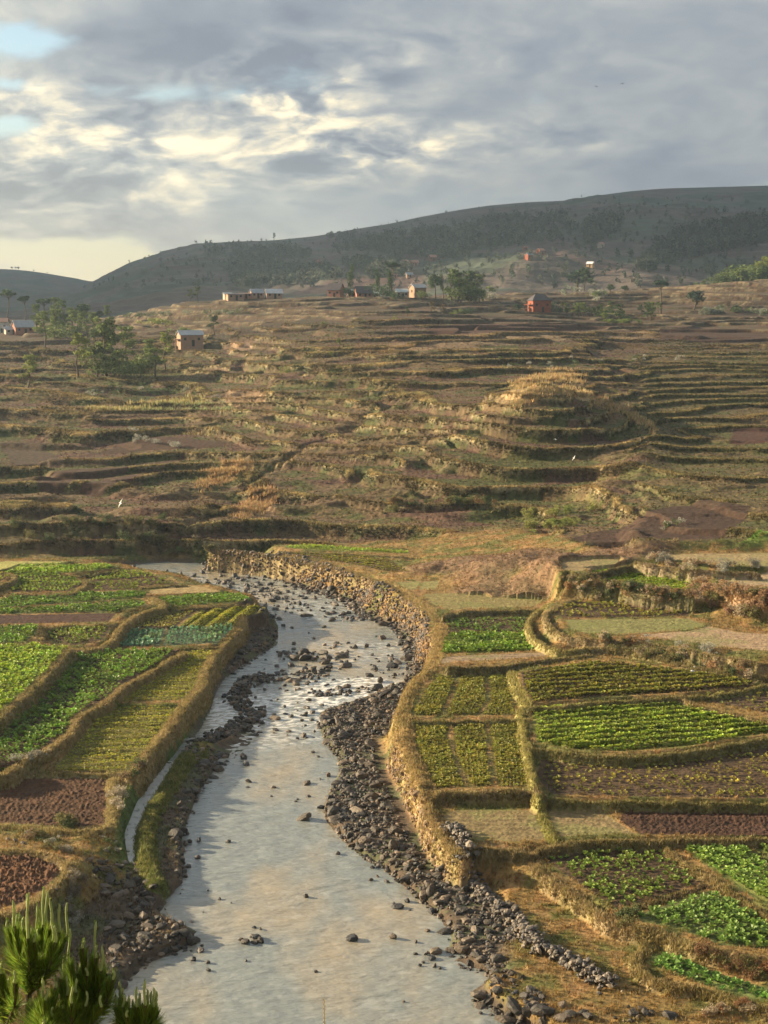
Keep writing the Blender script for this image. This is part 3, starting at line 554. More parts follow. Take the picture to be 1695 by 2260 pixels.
    gr = right[..., None] * .5; hc = hc * (1 - gr) + np.array((.10, .095, .032)) * gr
    wl = (wild * .65)[..., None]; hc = hc * (1 - wl) + np.array((.145, .10, .05)) * wl
    fm = ss(400, 520, y)[..., None] * .6; hc = hc * (1 - fm) + (np.array((.085, .052, .036)) + .035 * ncol) * fm
    hc = hc * (1 + .35 * nf)
    hc = hc * 1.0; kr = (np.exp(-(dr / 4.5) ** 2) * ss(.17, .10, u) * .7)[..., None]; hc = hc * (1 - kr) + np.array((.38, .26, .12)) * (1 + .3 * nf) * kr
    preg = np.zeros(n, np.int32)
    for pk, (p, c, nm) in enumerate(PATCH):
        m = near_mask(p, x, y, 1)
        i = np.nonzero(m); ins = inpoly(p, x[i] + 1.0 * n2[i], y[i] + .8 * n2[i]); cc = hc[i]; k = .9
        if c.sum() < .3: pr_ = preg[i]; pr_[ins] = pk + 1; preg[i] = pr_
        cc[ins] = (cc[ins] * (1 - k) + c * k) * (1 + .2 * nf[i][ins]); hc[i] = cc
    hc = hc * .78
    # valley floor verges
    vc = np.array((.22, .145, .052)) + (np.array((.115, .115, .032)) - np.array((.22, .145, .052))) * ss(-.25, .3, ncol)
    vc = vc + (np.array((.30, .17, .075)) - vc) * ss(.1, .4, fbm(x / 3, y / 3, 3, 209))[..., None] * .6
    for mx, my, mr, mh in MOUNDS:
        k = ss(1, .5, np.hypot(x - mx, y - my) / mr)[..., None] * .75; vc = vc * (1 - k) + np.array((.155, .095, .060)) * (1 + .4 * nf) * k
    stony = np.zeros(n)
    for lv in LV:
        if lv[2] in ('bar',):
            i = np.nonzero(near_mask(lv[0], x, y, 2)); stony[i] = np.maximum(stony[i], ss(1.2, 0, np.where(inpoly(lv[0], x[i], y[i]), 0, dline(lv[0], x[i], y[i], True))))
    stony = np.maximum(stony, ss(.75, .25, h) * ss(240, 232, y))[..., None]
    vc = vc * (1 - stony * .9) + (np.array((.075, .058, .045)) + np.array((.0, .02, .0)) * (ncol > .15)) * stony * .9
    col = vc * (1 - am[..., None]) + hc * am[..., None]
    gb = (ss(1.9, 1.0, dc) * (h > .1))[..., None]; col = col * (1 - gb) + np.array((.085, .12, .03)) * gb
    col = col * (1 + .25 * nf)
    soil = np.array((.085, .052, .034))
    for f in FL:
        sel = (reg == f['i'] + 1)
        if not sel.any(): continue
        c = np.array(f['k']['c']) if f['kind'] != 'crop' else soil * np.array((1.0, 1.05, .9))
        if f['kind'] == 'crop' and f['k']['pr'] > .9: c = soil * .6 + np.array(f['k']['c']) * .30
        cc = np.broadcast_to(c, (int(sel.sum()), 3)) * (1 + .35 * nf[sel] + .2 * ncol[sel])
        if f['kind'] == 'stubble': cc = cc + (np.array((.15, .16, .05)) - cc) * ss(.0, .5, ncol[sel] + .4 * nf[sel]) * .6
        col[sel] = cc
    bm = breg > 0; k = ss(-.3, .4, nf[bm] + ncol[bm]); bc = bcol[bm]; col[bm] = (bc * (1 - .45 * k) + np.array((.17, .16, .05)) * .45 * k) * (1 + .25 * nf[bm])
    region = np.where(breg > 0, 1000 + breg, np.where(reg > 0, reg, 0))
    region = np.where((region == 0) & (am > .5), 500, region); region = np.where((region == 500) & (preg > 0), 600 + preg, region)
    return h, np.clip(col, .004, .9), region, rr * am, am, ff
# ---- the land as one fine sheet, then split where the surface changes
def axis_y():
    ys = [56.0]
    while ys[-1] < 1380:
        y = ys[-1]; ys.append(y + (np.interp(y, [56, 80, 235, 300, 520, 760, 900, 1400], [.3, .13, .26, .30, .55, 1.2, 4, 14]) / LOD))
    return np.array(ys)
LOD = 1.0
Y = axis_y(); n_in = int(820 * LOD)
U = np.concatenate([-.30 - np.cumsum(np.linspace(.002, .045, 44))[::-1], np.linspace(-.30, .30, n_in), .30 + np.cumsum(np.linspace(.002, .045, 44))])
gx = (Y[:, None] * U[None]); gy = np.repeat(Y[:, None], len(U), 1)
GH = np.empty(gx.shape); GC = np.empty(gx.shape + (3,)); GR_ = np.empty(gx.shape, np.int32); GRR = np.empty(gx.shape); GAM = np.empty(gx.shape); GFF = np.empty(gx.shape)
for a in range(0, len(Y), 120):
    s = slice(a, a + 120); GH[s], GC[s], GR_[s], GRR[s], GAM[s], GFF[s] = ground(gx[s], gy[s], True)
nv = gx.size; idx = np.arange(nv).reshape(gx.shape)
QF = np.stack([idx[:-1, :-1], idx[:-1, 1:], idx[1:, 1:], idx[1:, :-1]], -1).reshape(-1, 4)
QR = GR_[:-1, :-1].reshape(-1); VV = np.stack([gx, gy, GH], -1).reshape(-1, 3); VC = GC.reshape(-1, 3)
print('land verts', nv)
def gh(x, y):
    x = np.asarray(x, float); y = np.asarray(y, float); fj = np.interp(y, Y, np.arange(len(Y))); fi = np.interp(x / y, U, np.arange(len(U)))
    j = np.clip(fj.astype(int), 0, len(Y) - 2); i = np.clip(fi.astype(int), 0, len(U) - 2); b = fj - j; a = fi - i
    return (GH[j, i] * (1 - a) + GH[j, i + 1] * a) * (1 - b) + (GH[j + 1, i] * (1 - a) + GH[j + 1, i + 1] * a) * b
def piece(name, rid, m, **k):
    f = QF[QR == rid]
    if not len(f): return None
    used, inv = np.unique(f, return_inverse=True)
    o = obj(name, mesh_np(name, VV[used], inv.reshape(-1, 4), VC[used], smooth=True), m); return setp(o, **k)
piece('ground', 0, M['ground'], label='rough grassy verges and river bed of the valley', kind='structure')
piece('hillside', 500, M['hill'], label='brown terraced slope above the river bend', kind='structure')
for k, (pp, cc, nn_) in enumerate(PATCH):
    if cc.sum() < .3: piece('slope_field', 601 + k, M['soil'], label='maroon ploughed patch on the terraced slope', kind='structure')
NM = {'crop': 'crop_field', 'bare': 'bare_field', 'stubble': 'stubble_field', 'clods': 'ploughed_field'}
for f in FL: piece(NM[f['kind']], f['i'] + 1, M['soil'], label=f['label'], kind='structure')
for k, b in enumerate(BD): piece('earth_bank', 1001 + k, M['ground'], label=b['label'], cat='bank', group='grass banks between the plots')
# the slope under the viewpoint, down to the river
ny, nx = 60, 90; yy = np.linspace(-60, 57, ny); xx = np.linspace(-90, 90, nx); X2, Y2 = np.meshgrid(xx, yy)
Z2 = base_h(X2, Y2) + .25 * fbm(X2 / 4, Y2 / 4, 3, 5) - .1
i2 = np.arange(ny * nx).reshape(ny, nx); F2 = np.stack([i2[:-1, :-1], i2[:-1, 1:], i2[1:, 1:], i2[1:, :-1]], -1).reshape(-1, 4)
c2 = np.broadcast_to(np.array((.16, .14, .06)), (ny * nx, 3)) * (1 + .4 * fbm(X2 / 3, Y2 / 3, 3, 6).reshape(-1, 1))
setp(obj('near_hillside', mesh_np('near_hillside', np.stack([X2, Y2, Z2], -1).reshape(-1, 3), F2, c2, True), M['ground']), label='steep grassy slope under the viewpoint', kind='structure')
# wide plain round everything
th = np.linspace(0, 2 * np.pi, 65)[:-1]; dv = np.concatenate([[[0, 0, -4]], np.stack([7000 * np.cos(th), 7000 * np.sin(th), np.full(64, -4.)], -1)])
df = np.array([[0, i + 1, (i + 1) % 64 + 1] for i in range(64)])
setp(obj('plain', mesh_np('plain', dv, df, np.full((65, 3), .10)), M['far']), label='wide low plain round the valley', kind='structure')
# ---- far mountains
def mountain(name, sky, R0, R1, z0, seed, label, n=420, m=170, pmin=-1600, pmax=3300, shape=.9):
    px = np.linspace(pmin, pmax, n); u = (px - CX) / F; py = np.interp(px, [s[0] for s in sky], [s[1] for s in sky]); py = _gs(py, 1.6, 0)
    zs = EYE - R1 * np.tan(dep(py)); t = np.concatenate([np.linspace(0, 1, m), [1.03, 1.10, 1.25]])
    Rr = R0 + (R1 - R0) * t; x = Rr[:, None] * u[None]; y = np.repeat(Rr[:, None], n, 1)
    tt = t[:, None]; z = z0 + (zs[None] - z0) * np.where(tt <= 1, np.maximum(tt, 0) ** shape, 1 - (tt - 1) ** 1.2 * 3.0)
    amp = ss(0, .15, tt) * ss(1.0, .80, tt)
    nz = fbm(x / 330, y / 420, 5, seed) ; z = z + nz * 16 * amp + 4.0 * amp * fbm(x / 60, y / 70, 3, seed + 3)
    st = 5.0; wn = fbm(x / 160, y / 160, 3, seed + 9); q = z / st + 1.3 * wn; f = q - np.floor(q); rr = ss(.6, .9, f); zt = st * (np.floor(q) + rr) - st * 1.3 * wn
    k = amp * .75 * ss(-.2, .2, fbm(x / 250, y / 250, 2, seed + 11)); z = z * (1 - k) + zt * k
    n1 = fbm(x / 120, y / 120, 4, seed + 20)[..., None]; n2 = fbm(x / 30, y / 30, 3, seed + 21)[..., None]
    c = np.array((.085, .066, .056)) + (np.array((.052, .066, .046)) - np.array((.085, .066, .056))) * ss(-.25, .3, n1)
    c = c + (np.array((.085, .052, .046)) - c) * ss(.2, .4, fbm(x / 90 + 5, y / 140, 3, seed + 33))[..., None]
    c = c * (1 + .3 * n2) * (1 - .30 * (rr * k)[..., None])
    idx = np.arange(x.size).reshape(x.shape); Fq = np.stack([idx[:-1, :-1], idx[:-1, 1:], idx[1:, 1:], idx[1:, :-1]], -1).reshape(-1, 4)
    setp(obj(name, mesh_np(name, np.stack([x, y, z], -1).reshape(-1, 3), Fq, c.reshape(-1, 3), True), M['far']), label=label, kind='structure')
    def hf(X, Yq):
        X = np.asarray(X, float); Yq = np.asarray(Yq, float)
        fi = np.interp(np.clip(X / Yq, u[0], u[-1]), u, np.arange(n)); fj = np.interp(Yq, Rr, np.arange(len(Rr)))
        i = np.clip(fi.astype(int), 0, n - 2); j = np.clip(fj.astype(int), 0, len(Rr) - 2); a = fi - i; b = fj - j
        return (z[j, i] * (1 - a) + z[j, i + 1] * a) * (1 - b) + (z[j + 1, i] * (1 - a) + z[j + 1, i + 1] * a) * b
    return hf
SK1 = [(-1600, 760), (-300, 740), (60, 690), (137, 661), (180, 638), (215, 619), (300, 579), (370, 555), (440, 541), (520, 534), (600, 531), (700, 521), (800, 503), (860, 494), (920, 480), (1000, 465), (1070, 454), (1160, 446), (1240, 443), (1300, 433), (1380, 422), (1450, 416), (1560, 413), (1695, 409), (2300, 405), (3300, 470)]
SK2 = [(-1600, 560), (-600, 590), (-200, 592), (0, 593), (60, 595), (110, 603), (150, 610), (200, 619), (300, 642), (500, 690), (3300, 760)]
far_h = mountain('mountain', SK1, 800, 2300, 22, 300, 'long terraced mountain rising to the right behind the valley', n=640, m=260)
far_h2 = mountain('distant_hill', SK2, 1300, 3600, 10, 400, 'hazy smaller hill at the far left', n=260, m=90)
# ================================================================== WATER
def water_mat(name, base=(.205, .225, .215), rough=.06, foamy=True):
    m = bpy.data.materials.new(name); m.use_nodes = True; nt = m.node_tree; N = nt.nodes; L = nt.links; b = N['Principled BSDF']
    b.inputs['IOR'].default_value = 1.33; b.inputs['Specular IOR Level'].default_value = 1.0
    tc = N.new('ShaderNodeTexCoord').outputs['Object']
    mp = N.new('ShaderNodeMapping'); mp.inputs['Scale'].default_value = (1, .45, 1); L.new(tc, mp.inputs['Vector'])
    def noise(s, d=5, src=None, r=.6):
        t = N.new('ShaderNodeTexNoise'); t.inputs['Scale'].default_value = s; t.inputs['Detail'].default_value = d; t.inputs['Roughness'].default_value = r; L.new(src or mp.outputs[0], t.inputs['Vector']); return t.outputs[0]
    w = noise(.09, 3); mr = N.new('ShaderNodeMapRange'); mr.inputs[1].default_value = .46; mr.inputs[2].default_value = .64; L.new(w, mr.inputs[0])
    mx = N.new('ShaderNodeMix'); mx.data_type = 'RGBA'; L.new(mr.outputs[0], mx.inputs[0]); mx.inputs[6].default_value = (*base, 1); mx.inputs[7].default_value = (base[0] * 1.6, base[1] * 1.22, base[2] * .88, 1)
    at_ = N.new('ShaderNodeAttribute'); at_.attribute_name = 'Col'
    sp = N.new('ShaderNodeSeparateColor'); L.new(at_.outputs['Color'], sp.inputs[0])
    fo = N.new('ShaderNodeMix'); fo.data_type = 'RGBA'; L.new(sp.outputs[0], fo.inputs[0]); L.new(mx.outputs[2], fo.inputs[6]); fo.inputs[7].default_value = (.72, .72, .70, 1)
    L.new(fo.outputs[2], b.inputs['Base Color'])
    ro = N.new('ShaderNodeMath'); ro.operation = 'MULTIPLY_ADD'; L.new(sp.outputs[0], ro.inputs[0]); ro.inputs[1].default_value = .5; ro.inputs[2].default_value = rough; L.new(ro.outputs[0], b.inputs['Roughness'])
    mp2 = N.new('ShaderNodeMapping'); mp2.inputs['Scale'].default_value = (.75, 1.5, 1); L.new(tc, mp2.inputs['Vector'])
    bh = noise(1.5, 4, mp2.outputs[0], .55)
    b2 = noise(.45, 3, mp2.outputs[0], .5); ad = N.new('ShaderNodeMath'); ad.operation = 'MULTIPLY_ADD'; L.new(b2, ad.inputs[0]); ad.inputs[1].default_value = 2.2; L.new(bh, ad.inputs[2]); bh = ad.outputs[0]
    bp = N.new('ShaderNodeBump'); bp.inputs['Distance'].default_value = .11; bp.inputs['Strength'].default_value = .8; L.new(bh, bp.inputs['Height']); L.new(bp.outputs[0], b.inputs['Normal'])
    return m
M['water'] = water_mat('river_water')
RAPID = [(P(t, 0), s) for t, s in (('B 560,300 760,300 860,440 700,500 520,480', .35), ('B 280,960 560,930 700,1000 680,1110 420,1140 300,1060', .7), ('B 600,880 1000,850 1130,880 980,930 800,1010 620,1000', .85),
         ('B 100,980 320,960 340,1100 260,1200 120,1260 60,1240', .8), ('B 480,180 900,420 640,450 400,300 250,240', .25), ('B 700,640 1180,640 1190,700 800,760', .35), ('B 350,1120 720,1150 720,1200 300,1260', .4), ('A 900,150 1650,300 1500,330 1000,180', .3))]
dxw = .16; ys = np.arange(57, 232, .2); xs = np.arange(-62, 30, .16); WX, WY = np.meshgrid(xs, ys)
rin = inpoly(RIVER, WX, WY) | (dline(RIVER, WX, WY, True) < 1.2)
foam = np.zeros(WX.shape)
for p, s in RAPID:
    d = dline(p, WX, WY, True); foam = np.maximum(foam, s * np.where(inpoly(p, WX, WY), 1, ss(2.0, 0, d)))
fn = fbm(WX / 1.1, WY / .38, 4, 801); foam_c = ss(.06, .38, fn + .30 * foam - .08) * np.minimum(foam * 1.15, 1)
foam_c = np.maximum(foam_c, .10 * ss(.30, .55, fbm(WX / 1.6, WY / .5, 3, 808)))
WZ = .03 * fbm(WX / 1.7, WY / .8, 3, 803) + .10 * foam * fbm(WX / .9, WY / .6, 2, 805)
wi = np.arange(WX.size).reshape(WX.shape); wf = np.stack([wi[:-1, :-1], wi[:-1, 1:], wi[1:, 1:], wi[1:, :-1]], -1).reshape(-1, 4); wf = wf[rin[:-1, :-1].reshape(-1)]
used, inv = np.unique(wf, return_inverse=True)
def build_water():
    fc = foam_c.reshape(-1)[used]
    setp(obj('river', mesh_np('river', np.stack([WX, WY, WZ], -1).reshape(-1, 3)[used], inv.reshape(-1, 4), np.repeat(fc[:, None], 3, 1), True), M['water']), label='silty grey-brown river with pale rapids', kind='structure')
M['still'] = water_mat('still_water', (.045, .045, .03), .08)
def ribbon(name, line, w, z0, z1, whitev, label):
    t = np.gradient(line, axis=0); t /= np.hypot(t[:, 0], t[:, 1])[:, None]; nn = np.stack([-t[:, 1], t[:, 0]], -1); k = len(line); cr = np.linspace(-1, 1, 7)
    V = np.concatenate([np.concatenate([line + nn * w * c, np.linspace(z0, z1, k)[:, None]], 1) for c in cr]); Fq = [[a * k + i, a * k + i + 1, (a + 1) * k + i + 1, (a + 1) * k + i] for a in range(6) for i in range(k - 1)]
    f = whitev(np.tile(np.linspace(0, 1, k), 7), V); return setp(obj(name, mesh_np(name, V, np.array(Fq), np.repeat(f[:, None], 3, 1), True), M['water']), label=label, kind='structure')
build_water()
ribbon('canal', smoothline(CANAL, 3), .80, .30, .30, lambda t, V: np.where(t > .25, .5 + .3 * perlin(V[:, 0] * 3, V[:, 1] * 1.3, 5), .10), 'narrow pale irrigation canal beside the mossy bank')  # white mask puts the canal's bright shine into its colour
# ================================================================== STONES
import bmesh
def rock_proto(seed, cuts=9, sub=2):
    bm = bmesh.new(); bmesh.ops.create_icosphere(bm, subdivisions=sub, radius=1.0); r = np.random.default_rng(seed)
    V = np.array([v.co[:] for v in bm.verts]); Fq = np.array([[v.index for v in f.verts] for f in bm.faces]); bm.free()
    for _ in range(cuts):
        n = r.normal(size=3); n /= np.linalg.norm(n); d = r.uniform(.55, .85); k = V @ n - d; V = V - np.maximum(k, 0)[:, None] * n * .92
    V = V * np.array([r.uniform(.8, 1.25), r.uniform(.6, 1.0), r.uniform(.45, .8)]) * (1 + .04 * r.normal(size=(len(V), 1))); return V, Fq
ROCKS = [rock_proto(s, 9, 2) for s in range(9)]; ROCKS1 = [rock_proto(s, 7, 1) for s in range(40, 48)]
def sample_poly(p, dens, slope=False):
    a = p.min(0); b = p.max(0); n = int(dens * (b[0] - a[0]) * (b[1] - a[1])) + 1
    q = a + rng.random((n, 2)) * (b - a); q = q[inpoly(p, q[:, 0], q[:, 1])]; return q
def slope_of(q, e=.12):
    return np.hypot(ground(q[:, 0] + e, q[:, 1]) - ground(q[:, 0] - e, q[:, 1]), ground(q[:, 0], q[:, 1] + e) - ground(q[:, 0], q[:, 1] - e)) / (2 * e)
def vary_k(n, pal, w):
    return np.array(pal)[rng.choice(len(pal), n, p=np.array(w) / sum(w))] * (1 + rng.normal(0, .18, (n, 1)))
DARK = [(.044, .037, .031), (.080, .060, .044), (.036, .036, .038), (.14, .10, .068)]; DW = [4, 3.5, 2, 1.6]
TANS = [(.21, .14, .085), (.14, .095, .062), (.28, .20, .13), (.075, .058, .045)]; TW = [4, 3, 2, 2]
stones = []      # position xyz, radius, colour, zone
def add_stones(q, r, pal, w, zone, z=None, sink=.12):
    n = len(q); r = np.broadcast_to(r, (n,)); zz = gh(q[:, 0], q[:, 1]) if z is None else np.broadcast_to(z, (n,))
    c = vary_k(n, pal, w); 
    for i in range(n): stones.append((q[i, 0], q[i, 1], zz[i] + r[i] * sink, r[i], c[i], zone))
ZB = 'right stone bar'; ZL = 'left bank'; ZR = 'rapids'; ZC = 'calm water'; ZU = 'upper bank'
bar = P('B 990,950 1110,890 1195,870 1290,790 1330,800 1240,900 1180,990 1130,1100 1120,1200 E 890,60 900,180 930,290 1000,430 1080,620 1150,760 1240,880 1400,960 1500,960 1640,1050 F 330,1000 400,1100 380,1180 200,1150 230,1240 330,1330 420,1420 520,1540 440,1660 400,1575 250,1530 150,1470 100,1400 200,1340 190,1300 60,1260 0,1235 E 1530,1420 1350,1370 1400,1260 1320,1170 1200,1060 1050,930 950,850 850,800 760,720 640,600 600,500 640,380 700,290 700,200 620,110 600,0 B 730,1240 700,1130 690,1045', .4)
q = sample_poly(bar, 11); add_stones(q, rng.lognormal(-1.72, .50, len(q)).clip(.08, .75), DARK, DW, ZB)
apron = P('B -10,150 350,195 600,255 830,330 1000,405 1150,485 1270,575 1330,620 1310,760 1290,800 1190,880 1195,760 1180,650 1110,545 1000,490 900,460 830,405 620,340 380,245 -10,215', .4)
q = sample_poly(apron, 6.0); add_stones(q, rng.lognormal(-1.35, .38, len(q)).clip(.12, .8), DARK, DW, ZU)
for txt, dn in (('A 1445,445 1600,430 1640,500 1600,600 1500,660 1380,745 1300,785 1340,700 1480,600 1510,500', 4.5), ('A 880,175 1040,205 1210,232 1290,280 1480,330 1440,350 1250,285 1150,240 960,205', 3.0),
                ('D 1240,0 1540,0 1400,160 1290,290 1215,500 1190,640 1210,780 1190,890 1130,870 1140,700 1120,560 1150,420 1230,280 1280,150', 5.0),
                ('D 560,850 640,830 760,780 900,790 960,870 1010,960 1080,990 1000,1090 1200,1150 1290,1200 1230,1290 1010,1370 880,1440 830,1520 720,1580 640,1640 620,1500 700,1380 640,1250 700,1130 880,1110 820,1000 640,960', 5.0),
                ('A 640,142 850,150 840,120 640,125', 2.5), ('F 400,1100 600,1230 850,1370 900,1450 700,1400 450,1230', .5), ('F 480,1480 700,1530 1100,1500 1250,1560 900,1600 550,1600', 1.5), ('F 0,700 130,820 300,960 420,1080 340,1120 200,1000 0,860', 5.0)):
    p = P(txt, .5); q = sample_poly(p, dn * 1.3); add_stones(q, rng.lognormal(-1.75, .55, len(q)).clip(.08, .7), DARK, DW, ZL)
# boulders of the old bank under the ploughed plots
for x, y, r in [(790, 830, 16), (850, 850, 22), (905, 850, 18), (960, 890, 30), (700, 960, 38), (800, 965, 30), (730, 900, 16), (690, 870, 14), (850, 900, 16), (930, 960, 20), (850, 1050, 30), (905, 1060, 28), (800, 1190, 22), (840, 1200, 10), (1180, 1170, 30), (1255, 1160, 32),
                (720, 660, 22), (760, 640, 20), (700, 690, 20), (770, 690, 18), (820, 760, 30), (880, 770, 26), (745, 770, 10), (560, 740, 16), (100, 620, 26), (150, 640, 24), (50, 610, 24), (1155, 830, 30), (1180, 880, 16), (1200, 690, 22), (970, 1405, 18), (1240, 370, 14), (1230, 410, 14)]:
    w = onland(*pix(f'D {x},{y}')[0], hf=gh)[0]; add_stones(w[None, :2], r / 2.9625 * w[1] / F * 1.1, [(.12, .10, .085), (.17, .14, .11)], [2, 1], ZL, sink=.15)
# boulders standing in the river, traced one by one
RB = 'B 185,245,26 100,245,16 220,262,10 120,285,30 170,290,22 250,297,18 298,310,18 390,295,24 350,320,18 435,375,26 480,375,26 600,375,22 655,345,16 525,432,20 575,447,16 630,447,12 490,435,14 775,415,28 700,435,18 820,470,30 845,497,24 880,497,14 990,505,22 1060,530,34 445,497,20 470,537,18 710,545,20 520,550,12 620,580,8 650,612,14 530,645,20 535,675,14 850,640,14 960,660,24 1055,610,30 1090,655,24 1150,650,24 1015,600,10 470,693,14 600,725,38 700,700,34 715,750,32 810,718,40 670,725,18 990,712,20 850,692,12 1105,752,16 430,778,18 515,772,30 590,795,30 640,800,34 700,795,36 745,785,18 460,805,20 420,865,20 360,915,18 860,765,16 980,835,28 1040,862,32 1125,830,20 1175,825,16 765,858,16 545,860,18 620,935,14 670,945,22 720,945,20 810,925,26 750,915,12 435,975,14 620,975,20 600,1062,28 640,1050,26 420,1152,20 305,1182,24 590,1185,32 235,1315,30 330,815,14 200,1000,12 800,1050,20 290,1163,20 A 785,138,22 985,165,24 1140,190,28 1195,170,26 1065,180,22 1000,180,18 E 105,200,30 180,60,24 290,28,18 620,308,28 575,505,26 500,437,16 680,785,24 485,1047,30 115,1322,42 180,1300,36 1020,1297,34 1225,1255,24 1105,1075,28 1020,1088,16 890,870,20 880,945,20 920,925,14 700,688,20 118,1440,12 10,715,20 30,1087,8 170,1235,18 205,1245,16 770,1305,40 1265,1385,26 1255,1425,28 1215,1400,18 1270,1470,22 1300,1485,20 1180,1467,16 1155,1325,20 635,460,28 545,1505,16 1080,1690,16 1550,1760,20 D 1490,615,24 1290,720,30 1230,778,28 1360,935,12 1435,990,20 1180,955,9 1080,1057,10 1328,1077,8 1510,1017,7 1310,1327,34 1260,1385,30 1358,1405,26 1362,1457,24 1610,1392,10 1250,1330,14 1320,1295,16 1600,65,26 1475,110,16 1270,430,12 1265,330,10 1225,565,24 1240,615,26 1300,607,28 1215,635,22'
z0 = 'B'; 
for tok in RB.split():
    if tok in ZOOM: z0 = tok; continue
    x, y, r = map(float, tok.split(',')); ox, oy, sc = ZOOM[z0]; px, py = ox + x / sc, oy + y / sc
    w = at(px, py + .15 * r / sc, .0); rad = r / sc * w[1] / F * 1.05
    add_stones(w[None], rad * 1.0, [(.075, .065, .058), (.055, .056, .062), (.12, .09, .07)], [4, 3, 1], ZR if py < 1640 else ZC, z=.02, sink=.15)
for t, dn in (('B 60,240 300,240 620,330 900,480 1000,520 820,520 560,470 300,420 100,300', .55), ('B 380,680 800,640 1160,700 1180,900 760,960 300,900 350,780', .45), ('B 250,960 700,1000 700,1200 280,1230', .35), ('A 850,160 1650,250 1640,470 1450,330 1200,240', .5), ('E 100,0 600,0 600,560 300,700 60,500', .06), ('E 850,820 1320,1180 1380,1320 1250,1500 950,1250', .22)):
    p = P(t, 0); q = sample_poly(p, dn); q = q[inpoly(RIVER, q[:, 0], q[:, 1])]; add_stones(q, rng.lognormal(-1.25, .45, len(q)).clip(.12, .7), [(.085, .075, .065), (.06, .06, .064), (.14, .11, .09)], [4, 3, 2], ZR if t[0] != 'E' else ZC, z=.0, sink=.05)
# the line of stones that parts the side channel from the river
weirp = smoothline(P('A 1560,795 1480,800 1410,870 1400,930 1500,1000 1440,1060 1350,1110 1250,1150 1180,1190 1130,1260 1090,1338', .1), 6)
WEIR = []
for i in range(760):
    k = rng.integers(0, len(weirp) - 1); t = rng.random(); c = weirp[k] * (1 - t) + weirp[k + 1] * t; c = c + rng.normal(0, .62, 2); WEIR.append((c[0], c[1], rng.uniform(-.05, .35), rng.lognormal(-1.25, .3)))
for p, n, s in ((P('B 200,850 420,830 720,790 760,830 440,870 200,900', 0), 60, .34), (P('B 600,930 1100,880 1100,940 700,960', 0), 40, .3), (P('B 560,690 860,700 860,740 560,750', 0), 12, .5), (P('E 100,1220 220,1260 200,1340 60,1330', 0), 6, .25)):
    a = p.min(0); b = p.max(0); q = a + rng.random((n * 2, 2)) * (b - a); q = q[inpoly(p, q[:, 0], q[:, 1])][:n]; add_stones(q, rng.lognormal(math.log(s), .35, len(q)), DARK, DW, ZR, z=.0, sink=.05)
SP = np.array([s[:3] for s in stones]); SR = np.array([s[3] for s in stones]); SC = np.array([s[4] for s in stones]); SZ = np.array([s[5] for s in stones])
pxs = CX + F * SP[:, 0] / SP[:, 1]; vis = (pxs > -5) & (pxs < 1700) & (SP[:, 1] > 79)
show = np.where(vis, SR / SP[:, 1], 0); order = np.argsort(-show); big = order[:300]; rest = order[300:]
LAB = {ZB: 'dark angular stone lying on the wide stone bar along the right river edge', ZL: 'dark weathered stone on the left river bank', ZR: 'dark wet boulder standing in the rapids of the upper river', ZC: 'dark wet boulder standing alone in the calm lower river', ZU: 'dark block at the foot of the long curving river wall'}
RM = []
for k, (v, f) in enumerate(ROCKS):
    for j, c in enumerate(((.044, .038, .032), (.078, .061, .046), (.035, .036, .039), (.14, .108, .078))):
        me = mesh_np('river_stone', v, f, np.broadcast_to(np.array(c), (len(v), 3)), False); me.materials.append(M['rock']); RM.append(me)
for i in big:
    lum = SC[i].mean(); j = 0 if lum < .055 else (2 if SC[i][2] > SC[i][0] else (1 if lum < .08 else 3))
    o = bpy.data.objects.new('river_stone', RM[int(rng.integers(0, len(ROCKS))) * 4 + j]); C.objects.link(o); o.location = SP[i]; s = SR[i]
    o.scale = (s * rng.uniform(.9, 1.2), s * rng.uniform(.85, 1.1), s * rng.uniform(.8, 1.1)); o.rotation_euler = (rng.normal(0, .25), rng.normal(0, .25), rng.uniform(0, 6.3))
    z = SZ[i]; setp(o, LAB[z], 'stone', 'stones: ' + z)
v, f, c = stamp(ROCKS1, SP[rest], SR[rest], SC[rest], tilt=.35)
setp(obj('riverside_stones', mesh_np('riverside_stones', v, f, c), M['rock']), label='thousands of smaller dark stones covering both river edges', kind='stuff')
WE = np.array(WEIR); v, f, c = stamp(ROCKS1, WE[:, :3], WE[:, 3], vary_k(len(WE), DARK, DW), tilt=.3)
setp(obj('stone_weir', mesh_np('stone_weir', v, f, c), M['rock']), label='low line of piled dark stones splitting the side channel from the river', cat='weir')
# ---- dry stone walls
def wall(name, crest, side, width, hmin, hmax, dens, size, label, pal=TANS, w=TW, gmin=.45, ctr=.2):
    """stones laid all over the steep face on one side of a crest line"""
    L = np.hypot(*np.diff(crest, axis=0).T); n = int(L.sum() * width * dens * 4); k = rng.choice(len(L), n, p=L / L.sum()); t = rng.random((n, 1)); c = crest[k] * (1 - t) + crest[k + 1] * t
    d = crest[k + 1] - crest[k]; d /= np.hypot(d[:, 0], d[:, 1])[:, None]; nn = np.stack([-d[:, 1], d[:, 0]], -1) * side; q = c + nn * (ctr + rng.random((n, 1)) * width)
    g = slope_of(q); hh = ground(q[:, 0], q[:, 1]); ok = (hh > hmin) & (hh < hmax) & (g > gmin) & (rng.random(n) < np.sqrt(1 + np.minimum(g, 5) ** 2) / 4.2)
    q, hh = q[ok], hh[ok]; r = rng.lognormal(math.log(size), .28, len(q)); v, f, c = stamp(ROCKS1, np.stack([q[:, 0], q[:, 1], hh], -1), r, vary_k(len(q), pal, w), tilt=.5)
    setp(obj(name, mesh_np(name, v, f, c), M['wallstone']), label=label, cat='stone wall'); return len(q)
